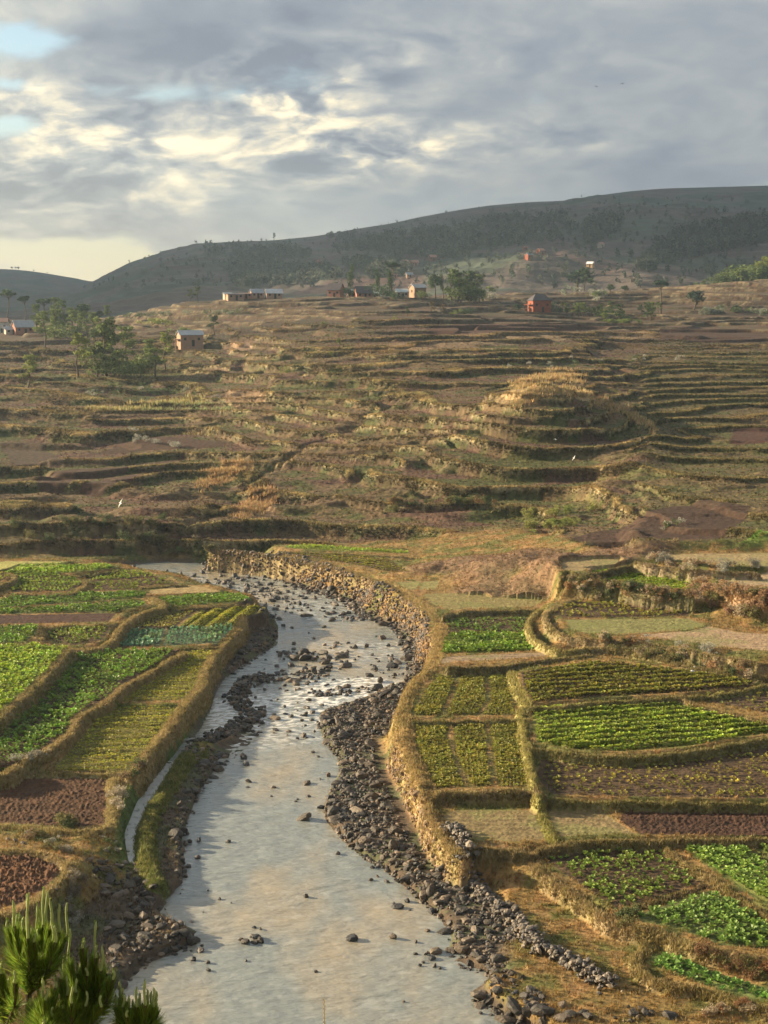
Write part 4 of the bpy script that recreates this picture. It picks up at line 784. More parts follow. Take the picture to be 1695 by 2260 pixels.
cw1 = smoothline(P('B 20,78 300,100 480,128 700,170 850,210 980,250 1090,300 1250,400 1380,510 1375,600 1350,700', 3.3), 4)
cw2 = smoothline(P('E 1040,60 1090,170 1130,270 1200,400 1245,540 1300,640 1380,735 1460,800', 3.0), 4)
print('wall', wall('stone_wall', cw1, -1, 2.6, .45, 3.25, 11, .20, 'long curving dry stone wall holding the right bank of the upper river'),
      wall('stone_wall', cw2, -1, 3.2, .55, 2.9, 13, .19, 'tall tan dry stone wall below the curved beds and stubble plot', gmin=.5))
lw = smoothline(P('F -20,640 60,720 130,850 250,950 330,1040 400,1110 470,1185 600,1240 700,1300 830,1375', 1.0), 5)
LW = []
for i in range(900):
    k = rng.integers(0, len(lw) - 1); t = rng.random(); c = lw[k] * (1 - t) + lw[k + 1] * t; hgt = rng.random(); c = c + rng.normal(0, .20 + .22 * (1 - hgt), 2); LW.append((c[0], c[1], hgt * .62, rng.lognormal(-1.65, .25)))
LW = np.array(LW); LW[:, 2] += gh(LW[:, 0], LW[:, 1])
v, f, c = stamp(ROCKS1, LW[:, :3], LW[:, 3], vary_k(len(LW), [(.13, .11, .09), (.20, .16, .12), (.08, .07, .065)], [3, 2, 3]), tilt=.35)
setp(obj('stone_wall', mesh_np('stone_wall', v, f, c), M['rock']), label='low tumbled dark stone wall crossing the golden grass verge', cat='stone wall')
fs = smoothline(P('C 1180,200 1040,150 1080,130 1250,175 1400,195 1600,205', 7.5), 4)
for name, x, y, r in (('lower', 1258, 728, 11), ('upper', 1272, 712, 9)):
    w = onland(*pix(f'C {x},{y}')[0], hf=gh)[0]; me = mesh_np('pale_boulder', ROCKS[3][0], ROCKS[3][1], np.full((len(ROCKS[3][0]), 3), .72)); o = obj('pale_boulder', me, M['rock']); s = r / 2.387 * w[1] / F; o.location = w + np.array((0, -.3, s * .5)); o.scale = (s, s, s * 1.3)
    setp(o, f'{name} of two rounded white boulders on the bushy bank', 'boulder')
# ================================================================== CROPS
def leaf_plant(seed, n=9, up=(.2, 1.0), ln=(.45, .62), wd=.34, cup=.0):
    r = np.random.default_rng(seed); V = []; Fq = []
    for i in range(n):
        a = 2 * math.pi * i / n + r.normal(0, .3); e = r.uniform(*up); l = r.uniform(*ln); h0 = r.uniform(0, .25); w = wd * r.uniform(.8, 1.2) * l / .5
        d = np.array((math.cos(a) * math.cos(e), math.sin(a) * math.cos(e), math.sin(e))); s = np.array((-math.sin(a), math.cos(a), r.normal(0, .3))) * w * .5
        b = np.array((0, 0, h0)); mid = b + d * l * .55 + (0, 0, .06); tip = b + d * l - (0, 0, .10 - cup); k = len(V); V += [b, mid - s, tip, mid + s]; Fq.append([k, k + 1, k + 2, k + 3])
    return np.array(V), np.array(Fq)
PL = {'leafy': [leaf_plant(s, 11) for s in range(4)], 'cabbage': [leaf_plant(s, 9, (.25, 1.2), (.42, .5), .5, .12) for s in range(10, 13)], 'small': [leaf_plant(s, 6, (.5, 1.2), (.5, .75), .34) for s in range(20, 24)]}
allp = []
def ONB(q):
    r = np.zeros(len(q), bool)
    for b in BD:
        i = np.nonzero(near_mask(b['p'], q[:, 0], q[:, 1], 1.5))[0]
        if len(i): r[i] |= dline(b['p'], q[i, 0], q[i, 1]) < b['w'] * 1.35
    return r
for f in FL:
    if f['kind'] != 'crop': continue
    k = f['k']; p = f['p']; rd = P(k['rd'], f['z']); dv = rd[1] - rd[0]; dv /= np.hypot(*dv); nv_ = np.array((-dv[1], dv[0])); s = p @ nv_; t = p @ dv
    offs = [0.0] if not k.get('w') else np.arange(-k['w'] / 2, k['w'] / 2 + .01, k['ps'] * 1.1)
    rows = np.arange(math.floor(s.min() / k['rs']), math.ceil(s.max() / k['rs']) + 1) * k['rs']
    S_, T_ = np.meshgrid((rows[:, None] + np.array(offs)[None]).ravel(), np.arange(t.min(), t.max(), k['ps'])); S_ = S_.ravel(); T_ = T_.ravel()
    q = S_[:, None] * nv_ + T_[:, None] * dv; n = len(q); q = q + rng.normal(0, .06 + .04 * k['s'], (n, 2)); q = q[(q[:, 1] > 55)]
    keep = (ONB(q) == 0) & inpoly(p, q[:, 0], q[:, 1]) & (dline(p, q[:, 0], q[:, 1], True) > .18); q = q[keep]
    ux = q[:, 0] / q[:, 1]; q = q[np.abs(ux) < .33]
    gap = fbm(q[:, 0] / 2.2, q[:, 1] / 2.2, 3, 500 + f['i']); q = q[(rng.random(len(q)) < k['pr'] + gap * (.35 if k['pr'] < .85 else .1))]
    n = len(q); vig = 1 + .42 * fbm(q[:, 0] / 4, q[:, 1] / 4, 3, 600 + f['i']); sc = k['s'] * vig * rng.uniform(.75, 1.2, n)
    z = ground(q[:, 0], q[:, 1]); c = vary(k['c'], n, .16, .06) * (1 + .42 * fbm(q[:, 0] / 5, q[:, 1] / 3, 3, 700 + f['i']))[:, None]
    yel = ss(.1, .5, fbm(q[:, 0] / 3, q[:, 1] / 3, 2, 720 + f['i']))[:, None] * .35; c = c * (1 - yel) + np.array((.22, .24, .05)) * yel
    kind = 'cabbage' if k['c'] == TEAL else ('small' if k['s'] < .34 else 'leafy'); allp.append((f, kind, np.stack([q[:, 0], q[:, 1], z], -1), sc, np.clip(c, .01, .9)))
size = np.concatenate([a[3] / a[2][:, 1] * (np.abs(a[2][:, 0] / a[2][:, 1]) < .25) * (a[2][:, 1] > 80) for a in allp]); thr = np.sort(size)[-301]; left = 300
print('plants', len(size))
for f, kind, pos, sc, col in allp:
    sz = sc / pos[:, 1] * (np.abs(pos[:, 0] / pos[:, 1]) < .25) * (pos[:, 1] > 80); bigm = sz > thr; nm = 'cabbage_plant' if kind == 'cabbage' else 'leafy_plant'
    if bigm.any():
        mes = []
        for j, (v, ff) in enumerate(PL[kind]):
            me = mesh_np(nm, v, ff, np.broadcast_to(col[bigm].mean(0) * (.8 + .13 * j), (len(v), 3)), False); me.materials.append(M['leaf']); mes.append(me)
        for i in np.nonzero(bigm)[0]:
            o = bpy.data.objects.new(nm, mes[int(rng.integers(0, len(mes)))]); C.objects.link(o); o.location = pos[i]; o.scale = (sc[i],) * 3; o.rotation_euler = (0, 0, rng.uniform(0, 6.3))
            setp(o, 'green leafy plant in the ' + ' '.join(f['label'].replace('near ', '').split()[:11]), 'crop plant', 'leafy plants of the ' + f['label'])
    r = ~bigm; v, ff, c = stamp(PL[kind], pos[r], sc[r], col[r], tilt=.15)
    setp(obj('crop_rows', mesh_np('crop_rows', v, ff, c), M['leaf']), label='rows of crop plants on the ' + f['label'], kind='stuff')
# ================================================================== GRASS
def tuft(seed, n=6, lean=.5, w=.09):
    r = np.random.default_rng(seed); V = []; Fq = []
    for i in range(n):
        a = r.uniform(0, 6.28); l = r.uniform(.6, 1.0); e = r.uniform(0, lean); b = np.array((r.normal(0, .22), r.normal(0, .22), -.05)); s = np.array((math.cos(a + 1.57), math.sin(a + 1.57), 0)) * w
        d = np.array((math.cos(a) * math.sin(e), math.sin(a) * math.sin(e), math.cos(e))); k = len(V); V += [b - s, b + s, b + d * l]; Fq.append([k, k + 1, k + 2])
    return np.array(V), np.array(Fq)
TUFT = [tuft(s) for s in range(6)]; TUFTW = [tuft(s, 7, .8, .16) for s in range(10, 16)]
QA = ((VV[QF[:, 1], 0] - VV[QF[:, 0], 0]) * (VV[QF[:, 3], 1] - VV[QF[:, 0], 1])).clip(0)
qcx = VV[QF[:, 0], 0]; qcy = VV[QF[:, 0], 1]; inview = (np.abs(qcx / qcy) < .30) & (qcy > 76); AMq = GAM.reshape(-1)[QF[:, 0]]; RRq = GRR.reshape(-1)[QF[:, 0]]; FFq = GFF.reshape(-1)[QF[:, 0]]; ZQ = VV[QF[:, 0], 2]
dzx = np.abs(VV[QF[:, 3], 2] - VV[QF[:, 0], 2]) / (VV[QF[:, 3], 1] - VV[QF[:, 0], 1]); SLq = np.minimum(dzx, 3)
def scatter(name, wgt, total, protos, hgt, tint, label, m='grass', zmin=None, tilt=.2, pale=.3):
    w = QA * inview * wgt * (1 + SLq); w = np.cumsum(w); i = np.searchsorted(w, rng.random(total) * w[-1]).clip(0, len(w) - 1); r = rng.random((total, 2))
    a, b, c, d = (VV[QF[i, k]] for k in range(4)); p = (a * (1 - r[:, :1]) + b * r[:, :1]) * (1 - r[:, 1:]) + (d * (1 - r[:, :1]) + c * r[:, :1]) * r[:, 1:]
    col = VC[QF[i, 0]] * np.array(tint) * (1 + rng.normal(0, .2, (total, 1))); k = (rng.random((total, 1)) < pale) * .5; col = col * (1 - k) + np.array((.42, .33, .17)) * k
    v, f, c = stamp(protos, p, hgt * rng.uniform(.5, 1.3, total), np.clip(col, .01, .9), tilt=tilt); setp(obj(name, mesh_np(name, v, f, c), M[m]), label=label, kind='stuff')
near_f = np.clip(110 / qcy, .2, 1.3)
bank = ((QR > 1000)).astype(float)
scatter('bank_grass', bank * near_f, 75000, TUFT, .32, (1.15, 1.12, 1.0), 'short dry grass covering the banks between plots', tilt=.35, pale=.22)
verge = ((QR == 0) & (ZQ > .55) & (qcy < 236)).astype(float)
scatter('verge_grass', verge * near_f, 42000, TUFT, .28, (1.15, 1.1, 1.0), 'rough dry grass on the verges beside the river and plots', tilt=.4, pale=.25)
slope_w = (QR == 500).astype(float) * (qcy < 520)
scatter('slope_grass', slope_w * (.35 + 2.2 * ((FFq > .84) | (FFq < .02)) + .8 * RRq) * np.clip(300 / qcy, .5, 1.3), 130000, TUFTW, .34, (1.0, .98, .9), 'dry grass and weeds on the terraced slope', tilt=.4, pale=.22)
scatter('slope_scrub', slope_w * RRq * (fbm(qcx / 14, qcy / 9, 3, 91) > -.1), 40000, TUFTW, .48, (.8, .95, .8), 'dark scrub on the terrace risers', m='foliage', tilt=.6, pale=.05)

scatter('lip_grass', slope_w * ((FFq > .89) | (FFq < .01)) * np.clip(300 / qcy, .5, 1.3), 110000, TUFT, .36, (1.6, 1.45, 1.1), 'pale grass standing along the terrace edges, tinted to look sunlit', tilt=.3, pale=.6)  # dry grass with the tint raised so edges read as sunlit
# ================================================================== SHRUBS AND TREES
def tube(pts, rad, n=6):
    pts = np.asarray(pts, float); k = len(pts); V = []; Fq = []
    for i in range(k):
        t = pts[min(i + 1, k - 1)] - pts[max(i - 1, 0)]; t /= np.linalg.norm(t) + 1e-9
        a = np.cross(t, (0.3, 1, .1)); a /= np.linalg.norm(a); b = np.cross(t, a)
        for j in range(n): V.append(pts[i] + rad[i] * (math.cos(j * 2 * math.pi / n) * a + math.sin(j * 2 * math.pi / n) * b))
    for i in range(k - 1):
        for j in range(n): Fq.append([i * n + j, i * n + (j + 1) % n, (i + 1) * n + (j + 1) % n, (i + 1) * n + j])
    return np.array(V), np.array(Fq)
def merge(L):
    Vs, Fs, off = [], [], 0
    for v, f in L: Vs.append(v); Fs.append(f + off); off += len(v)
    return np.concatenate(Vs), np.concatenate(Fs)
def leaves(centers, radii, n, size, r, squash=.8):
    """leaf faces spread through lumps"""
    V = []; k = rng.choice(len(centers), n, p=np.array(radii) ** 2 / np.sum(np.array(radii) ** 2)); d = rng.normal(size=(n, 3)); d /= np.linalg.norm(d, axis=1)[:, None]
    p = centers[k] + d * (np.array(radii)[k] * rng.uniform(.35, 1.05, n) ** .7)[:, None] * np.array((1, 1, squash)); a = rng.normal(size=(n, 3)); a /= np.linalg.norm(a, axis=1)[:, None]; b = np.cross(a, rng.normal(size=(n, 3))); b /= np.linalg.norm(b, axis=1)[:, None]
    s = size * rng.uniform(.5, 1.4, (n, 1)); V = np.stack([p - a * s, p - b * s * .55, p + a * s, p + b * s * .55], 1).reshape(-1, 3); Fq = np.arange(4 * n).reshape(n, 4); sh = np.repeat(rng.uniform(.6, 1.35, len(centers))[k] * rng.uniform(.75, 1.3, n), 4)
    return V, Fq, sh
TREES = {}
def tree_proto(kind, seed):
    r = np.random.default_rng(seed); T = []; cen = []; rad = []
    lean = r.normal(0, .03, 2)
    def P_(h): return np.array((lean[0] * h * 2 + .02 * math.sin(h * 9 + seed), lean[1] * h * 2, h))
    if kind == 'umbrella':
        T.append(tube([P_(h) for h in np.linspace(-.03, .80, 7)], np.linspace(.020, .009, 7)))
        for i in range(8):
            a = r.uniform(0, 6.28); L = r.uniform(.07, .15); e = P_(.80) + np.array((math.cos(a) * L, math.sin(a) * L, r.uniform(.03, .12))); T.append(tube([P_(.70 + r.uniform(0, .08)), e], [.007, .003])); cen.append(e + (0, 0, .02)); rad.append(r.uniform(.05, .085))
        cen.append(P_(.9)); rad.append(.11); n, s, sq = 900, .020, .62
    elif kind == 'poplar':
        T.append(tube([P_(h) for h in np.linspace(-.03, .95, 7)], np.linspace(.018, .004, 7)))
        for h in np.linspace(.35, .95, 13): cen.append(P_(h) + r.normal(0, .018, 3)); rad.append(.075 * (1 - abs(h - .62) * 1.1) + .01)
        n, s, sq = 900, .018, 1.1
    elif kind == 'round':
        T.append(tube([P_(h) for h in np.linspace(-.03, .6, 5)], np.linspace(.03, .012, 5)))
        for i in range(14): d = r.normal(size=3); d /= np.linalg.norm(d); cen.append(P_(.62) + d * np.array((.20, .20, .20))); rad.append(r.uniform(.10, .16))
        n, s, sq = 1500, .028, .85
    elif kind == 'bush':
        T.append(tube([(0, 0, -.05), (0, 0, .5)], [.03, .012]))
        for i in range(12): cen.append(np.array((r.normal(0, .28), r.normal(0, .28), r.uniform(.2, .75)))); rad.append(r.uniform(.16, .28))
        n, s, sq = 900, .045, .9
    else:
        T.append(tube([P_(h) for h in np.linspace(-.03, .88, 8)], np.linspace(.022, .004, 8)))
        for i in range(13):
            h = r.uniform(.28, .9); a = r.uniform(0, 6.28); L = r.uniform(.06, .20) * (1.15 - h * .6); e = P_(h) + np.array((math.cos(a) * L, math.sin(a) * L, r.uniform(.03, .13))); T.append(tube([P_(h - .04), e], [.006, .002], 4)); cen.append(e); rad.append(r.uniform(.05, .10))
        cen.append(P_(.92)); rad.append(.06); n, s, sq = 1300, .021, .85
    tv, tf = merge(T); lv, lf, sh = leaves(np.array(cen), rad, n, s, r, sq)
    tm = mesh_np('trunk', tv, tf, None, True); tm.materials.append(M['bark']); return tm, (lv, lf, sh)
_tp = {k: [tree_proto(k, 70 + i * 13 + j) for j in range(3)] for i, k in enumerate(('umbrella', 'poplar', 'round', 'bush', 'loose'))}
_cm = {}
def crown_mesh(kind, j, c):
    key = (kind, j, c)
    if key not in _cm:
        lv, lf, sh = _tp[kind][j][1]; me = mesh_np('crown', lv, lf, np.array(c)[None] * sh[:, None]); me.materials.append(M['foliage']); _cm[key] = me
    return _cm[key]
G1 = (.10, .14, .045); G2 = (.065, .10, .04); G3 = (.16, .20, .06); G4 = (.22, .25, .06); G5 = (.04, .065, .04); GB = (.20, .15, .08)
def tree(kind, px, top, dist, col, label, group=None, hf=None, wide=1.0, name='tree', j=None):
    a, dy, dz = ray(px, top); t = dist / dy; x, y, z = a * t, dist, EYE + dz * t; hf = hf or gh; g = float(hf(np.array([x]), np.array([y]))[0]); h = max(z - g, .8); j = int(rng.integers(0, 3)) if j is None else j
    e = empty(name, (x, y, g), rng.uniform(0, 6.28)); e.scale = (h * wide, h * wide, h); setp(e, label, 'shrub' if name.endswith('shrub') else 'tree', group)
    for nm, me in (('trunk', _tp[kind][j][0]), ('crown', crown_mesh(kind, j, col))):
        o = bpy.data.objects.new(nm, me); C.objects.link(o); o.parent = e
    return e
GL = 'eucalyptus trees on the left rise'
for k, px, top, d, c, lab, w in (
    ('umbrella', 16, 636, 590, G2, 'tallest umbrella-topped tree at the far left beside a white house', 1.1), ('umbrella', 57, 651, 590, G2, 'umbrella-topped tree above the low tin roofed house', 1.1), ('umbrella', 95, 657, 585, G2, 'third umbrella-topped tree with a wide flat crown', 1.3),
    ('loose', 77, 667, 565, G1, 'slender loose tree between two umbrella-topped trees', 1.2), ('loose', 121, 653, 600, G1, 'tall slim open tree rising above the left grove', 1.2), ('loose', 139, 665, 590, G1, None, 1.4), ('loose', 116, 683, 560, G1, None, 1.7), ('loose', 159, 676, 575, G1, None, 1.6),
    ('round', 186, 666, 600, G2, 'dense rounded dark tree at the back of the left grove', 1.3), ('round', 217, 683, 600, G2, 'small round dark tree beside the left grove', 1.2), ('loose', 239, 671, 585, G1, 'pointed tree at the right end of the left grove', 1.2), ('loose', 99, 690, 490, G3, 'sunlit loose tree standing in front of the left grove', 1.3),
    ('loose', 145, 694, 560, G1, None, 1.6), ('loose', 180, 688, 560, G3, None, 1.8), ('loose', 205, 690, 570, G1, None, 1.7), ('bush', 130, 712, 540, G3, None, 1.3), ('bush', 165, 715, 540, G1, None, 1.3), ('bush', 200, 716, 545, G3, None, 1.3), ('bush', 232, 712, 560, G2, None, 1.3), ('bush', 105, 715, 545, G3, None, 1.2)):
    tree(k, px, top, d, c, lab or 'leafy eucalyptus crowded inside the left grove', GL, wide=w)
for i in range(10): tree('loose' if i % 4 else 'bush', 88 + 150 * rng.random(), 676 + 26 * rng.random() + (18 if i % 4 == 0 else 0), 515 + 50 * rng.random(), (G3, G1, G3)[i % 3], 'leafy eucalyptus crowded inside the left grove', GL, wide=1.5)
GF = 'trees of the front left clump'
for k, px, top, d, c, lab, w in (('loose', 168, 740, 400, G4, 'leftmost yellowish tree of the front clump', 1.4), ('loose', 231, 706, 402, G3, 'tallest dark tree of the front clump', 1.3), ('loose', 222, 722, 404, G1, 'dark tree just left of the tallest front clump tree', 1.5), ('loose', 252, 731, 403, G3, 'dark tree just right of the tallest front clump tree', 1.5), ('loose', 282, 715, 430, G3, 'paler tree behind the right side of the front clump', 1.4),
    ('bush', 214, 770, 400, G3, 'low leafy bush under the left of the front clump', 1.2), ('bush', 262, 772, 400, G3, 'low leafy bush under the right of the front clump', 1.2), ('loose', 362, 737, 420, G4, 'thin yellow-green sapling right of the front clump', 1.3), ('loose', 334, 745, 425, G3, 'small spindly tree between front clump and sapling', 1.4), ('loose', 342, 764, 405, G3, 'short leafy tree on the terrace below the sapling', 1.5), ('bush', 310, 772, 405, G3, 'faint bush right of the front clump', 1.2), ('loose', 60, 780, 385, G4, 'small lone yellow-green bush on the left slope', 1.4)):
    tree(k, px, top, d, c, lab, GF, wide=w)
GV = 'trees round the hilltop village'
for k, px, top, d, c, lab, w in (('poplar', 768, 584, 655, G2, 'tall narrow poplar standing alone above the village', 1.25), ('poplar', 837, 590, 655, G2, 'narrow poplar left of the umbrella-topped village tree', 1.1), ('umbrella', 864, 575, 650, G5, 'umbrella-topped dark tree above the village', 1.2), ('poplar', 863, 592, 640, G2, 'short poplar under the umbrella-topped village tree', 1.2),
    ('round', 962, 599, 640, G2, 'upright rounded tree right of the pale roofed house', .9), ('poplar', 979, 602, 645, G2, 'slim tree beside the upright rounded tree', 1.2), ('loose', 998, 590, 650, G1, 'tall leafy tree at the left of the village grove', 1.3), ('loose', 1018, 598, 650, G1, None, 1.5), ('loose', 1035, 594, 655, G2, None, 1.5), ('loose', 1050, 602, 650, G1, None, 1.6), ('loose', 1010, 612, 640, G1, None, 1.7), ('bush', 1040, 622, 640, G3, None, 1.5), ('bush', 1005, 626, 640, G3, None, 1.5), ('bush', 1058, 628, 640, G3, None, 1.3),
    ('bush', 845, 622, 640, G2, 'dark bush below the village poplars', 1.4), ('bush', 768, 632, 640, G2, 'small dark bush at the foot of the lone poplar', 1.2), ('bush', 870, 640, 630, G2, 'dark round bush in front of the village houses', 1.5), ('bush', 930, 638, 640, G3, 'green bush beside the pale roofed house', 1.5),
    ('loose', 418, 637, 632, G1, 'left of two little trees on the ridge left of the village', 1.3), ('loose', 436, 634, 632, G1, 'right of two little trees on the ridge left of the village', 1.4), ('loose', 472, 697, 505, G2, 'small dark tree right of the pink house', 1.6), ('bush', 405, 716, 495, G3, 'leafy bush hiding the left corner of the pink house', 1.2)):
    tree(k, px, top, d, c, lab or 'leafy tree packed in the village grove', GV, wide=w)
GM = 'scattered trees on the upper terraces'
for k, px, top, d, c, lab, w in (('loose', 899, 676, 545, G2, 'dark young tree on the upper terraces below the village', 1.5), ('loose', 952, 668, 560, GB, 'bare brownish tree left of the red house garden', 1.6), ('loose', 980, 670, 560, GB, 'thin leafless tree near the red house garden', 1.6), ('bush', 870, 697, 520, G4, 'yellow bush left of the dark young tree', 1.3), ('bush', 797, 703, 520, G3, 'rounded yellow-green bush left of the yellow bush', 1.2), ('bush', 715, 708, 515, G3, 'wide low leafy bush on the mid terraces', 2.0),
    ('loose', 748, 745, 420, G3, 'pale little tree on the middle terraces', 1.6), ('loose', 732, 775, 400, G4, 'short pale tree on the middle terraces', 1.6), ('bush', 632, 806, 385, G4, 'yellow-green bush by the reddish landslip', 1.3), ('bush', 1005, 680, 570, G3, 'left leafy bush of the garden beside the red house', 1.5), ('bush', 1030, 678, 570, G2, 'right leafy bush of the garden beside the red house', 1.5), ('bush', 1142, 666, 600, G5, 'dark bush left of the red house', 1.2), ('round', 1193, 645, 625, G5, 'dark round tree right behind the red house', 1.2), ('bush', 1215, 660, 615, G5, 'dark bush behind the right corner of the red house', 1.3),
    ('umbrella', 1461, 615, 620, G5, 'lone tall tree with a dark flat crown and bare trunk', 1.3), ('round', 1534, 636, 640, G5, 'dark globe-shaped tree on the right slope', 1.5), ('round', 1272, 590, 800, G5, 'round dark tree at the foot of the mountain', 1.6), ('loose', 1290, 592, 790, G2, 'slim tree beside the round dark tree at the mountain foot', 1.4), ('round', 1348, 624, 720, G2, 'spreading tree on the brown knoll right of the village', 1.5), ('round', 1378, 628, 725, G2, 'second spreading tree on the brown knoll', 1.5), ('bush', 1319, 640, 700, G3, 'bush on the left side of the brown knoll', 1.5)):
    tree(k, px, top, d, c, lab, GM, wide=w)
GG = 'young eucalyptus in the long thicket right of the red house'
for i in range(34):
    px = 1225 + 235 * rng.random(); tree('loose' if i % 3 else 'bush', px, 662 + 22 * rng.random() + (8 if i % 3 == 0 else 0), 585 + 40 * rng.random(), (G1, G3, G2, G3)[i % 4], 'slender young eucalyptus in the long thicket right of the red house', GG, wide=1.6)
for i in range(14):
    px = 1325 + 100 * rng.random(); tree('bush', px, 700 + 6 * rng.random(), 560 + 10 * rng.random(), G3, 'bright low bush in the hedge below the long thicket', 'hedge below the long thicket', wide=1.6)
GWD = 'trees of the wood on the right-hand hill'
for i in range(70):
    t = rng.random(); px = 1525 + 175 * t + rng.normal(0, 6); top = 622 - 62 * t + rng.random() * 26; tree('loose' if i % 2 else 'bush', px, top, 800 + 60 * rng.random(), (G3, G4, G1, G3)[i % 4] if px < 1620 or i % 2 else G1, 'light green tree in the wood on the right-hand hill' , GWD, wide=1.5)
# silvery and russet shrubs one can tell apart
SH = []
def shrub(px, py, r, c, lab, grp):
    w = onland(px, py, hf=gh)[0]; SH.append((w[0], w[1], w[2], 2.0 * r * w[1] / F, c, lab, grp))
def build_shrubs():
    sz = np.array([s[3] / s[1] for s in SH]); order = np.argsort(-sz)
    for i in order[:285]:
        x, y, z, s, c, lab, grp = SH[i]; e = empty('shrub', (x, y, z - .08 * s), rng.uniform(0, 6.28)); e.scale = (s, s, s); setp(e, lab, 'shrub', grp)
        o = bpy.data.objects.new('foliage', crown_mesh('bush', int(rng.integers(0, 3)), c)); C.objects.link(o); o.parent = e
    R_ = [SH[i] for i in order[285:]]; pr = [leaves(np.array([(rng.normal(0, .25), rng.normal(0, .25), rng.uniform(.2, .6)) for _ in range(7)]), [.25] * 7, 110, .08, rng)[:2] for _ in range(4)]
    v, f, c = stamp(pr, np.array([s[:3] for s in R_]), np.array([s[3] for s in R_]), np.array([s[4] for s in R_]), tilt=.1); setp(obj('small_shrubs', mesh_np('small_shrubs', v, f, c), M['foliage']), label='many smaller shrubs dotted along terrace edges and banks', kind='stuff')
SV = (.34, .33, .27); SR_ = (.33, .20, .095); SO = (.17, .16, .06); SG = (.10, .13, .05); PK = (.42, .34, .23); SY = (.26, .27, .08)
def cluster(txt, n, r, cols, lab, jit=6):
    p = pix(txt); L = np.hypot(*np.diff(p, axis=0).T)
    for i in range(n):
        k = rng.choice(len(L), p=L / L.sum()); t = rng.random(); q = p[k] * (1 - t) + p[k + 1] * t + rng.normal(0, jit, 2) * (1, .6); shrub(q[0], q[1], r * rng.uniform(.6, 1.3), cols[int(rng.integers(0, len(cols)))], lab, lab.replace('shrub', 'shrubs'))
cluster('C 1280,300 1400,400 1500,440 1659,450 1700,400 1500,360 1400,330', 60, 15, [SR_, SR_, PK, (.38, .25, .16), SO], 'russet flowering shrub on the tall bank at the right edge', 9)
cluster('C 650,280 760,300 900,320 1060,330 1220,350', 26, 12, [PK, SO, SR_, SG], 'mixed shrub on the bank under the vivid green plot', 5)
cluster('C 600,250 620,300 700,330 850,345 1000,360 1200,385 1240,340', 60, 11, [SO, SG, (.22, .16, .08), PK, SR_], 'bushy shrub hiding the bank face under the vivid green plot', 8)
cluster('C 1290,250 1330,330 1380,280 1500,320 1659,345', 24, 14, [SR_, (.36, .24, .12), PK], 'orange-brown shrub on top of the russet bank', 6)
cluster('C 930,560 1050,575 1200,600 1350,620 1400,640', 16, 9, [SV, PK, SV], 'white flowering shrub along the ditch bank', 4)
cluster('C 760,600 950,625 1150,670 1350,710 1560,750', 44, 12, [SO, SR_, SG, (.25, .18, .10), PK], 'brown shrub on the broad bushy bank', 7)
cluster('C 1040,150 1200,180 1400,190 1600,195', 22, 11, [PK, SR_, SV], 'pale pink shrub along the upper flowering bank', 4)
cluster('D 745,300 790,330 760,400 800,430 850,330', 9, 14, [(.50, .44, .32), (.45, .38, .27)], 'cream dry shrub on the corner of the ploughed plot', 4)
cluster('D 170,590 220,600 260,560 330,640 430,700', 10, 11, [SV, (.28, .20, .11), SO], 'straw coloured shrub between the two ploughed plots', 5)
cluster('D 380,520 440,500 480,530', 5, 16, [SO, SG], 'olive shrub at the lower edge of the maroon plot', 5)
cluster('D 340,960 420,950 520,940 480,1060 500,1180 440,1010', 22, 13, [SV, (.24, .20, .15), (.30, .26, .19)], 'silvery shrub on the slope below the clod plot', 8)
cluster('D 650,600 700,640 740,690 650,680 840,700', 9, 9, [SV, SG], 'grey-green shrub among the stones above the canal end', 5)
cluster('D 860,200 920,120 960,100 800,250', 8, 11, [SO, SG, (.22, .16, .10)], 'brown-green shrub on the bank above the canal', 5)
cluster('A 90,1310 180,1290 300,1250', 9, 11, [SV, PK], 'pale dry shrub at the lower end of the potato plot', 5)
cluster('F 880,1010 940,1050 900,1090', 6, 15, [SO, SG], 'olive shrub where the near banks meet', 4)
cluster('F 1250,1230 1400,1270 1500,1300 1620,1340 1659,1300', 22, 14, [(.26, .14, .07), (.20, .12, .06), SO], 'rusty brown shrub on the bank above the lowest crop strip', 8)
cluster('F 1320,1530 1450,1520 1600,1540', 9, 14, [(.26, .14, .07), PK], 'rusty shrub at the bottom right corner', 5)
cluster('H 560,335 600,345 670,355 760,370 780,365', 12, 9, [SV], 'silvery round shrub below the maroon strips on the slope', 3)
cluster('H 360,150 500,130 640,120 800,150 1000,185', 30, 6, [SV, SG], 'small grey shrub on the left upper terraces', 8)
cluster('I 480,100 700,85 900,90 1100,60 1350,80', 34, 6, [SV, SG], 'small grey shrub on the terrace above the tan knoll', 7)
cluster('I 700,800 800,780 620,810 640,740 900,720', 22, 12, [SY, (.20, .24, .06)], 'light green leafy bush at the foot of the terraced slope', 9)
cluster('I 1170,795 1200,800 1260,785 1330,770', 7, 9, [SG, SV], 'grey-green bush inside the maroon plot on the slope', 3)
cluster('H 200,690 300,700 420,700 600,700 780,690', 34, 10, [SO, SG, (.16, .12, .08)], 'scrubby bush on the big shaded bank above the river bend', 12)
cluster('I 50,700 200,690 350,690 480,700', 26, 10, [SO, (.24, .15, .08), SG], 'brown scrub bush on the large terrace riser', 8)
cluster('L 580,600 700,605 800,610 760,640', 16, 9, [SV, (.24, .28, .20)], 'whitish shrub behind the red house', 4)
cluster('L 1280,705 1400,700 1659,705', 22, 9, [(.20, .22, .17), SG], 'grey shrub in the hedge line on the right upper terrace', 3)
cluster('L 90,625 160,620 220,625', 8, 9, [SV], 'whitish shrub between village grove and red house', 3)
cluster('J 780,400 900,390 1000,390 1100,380 1300,375 1500,370', 30, 7, [(.22, .24, .16), SG], 'grey-green shrub in the hedge behind the pink house', 3)
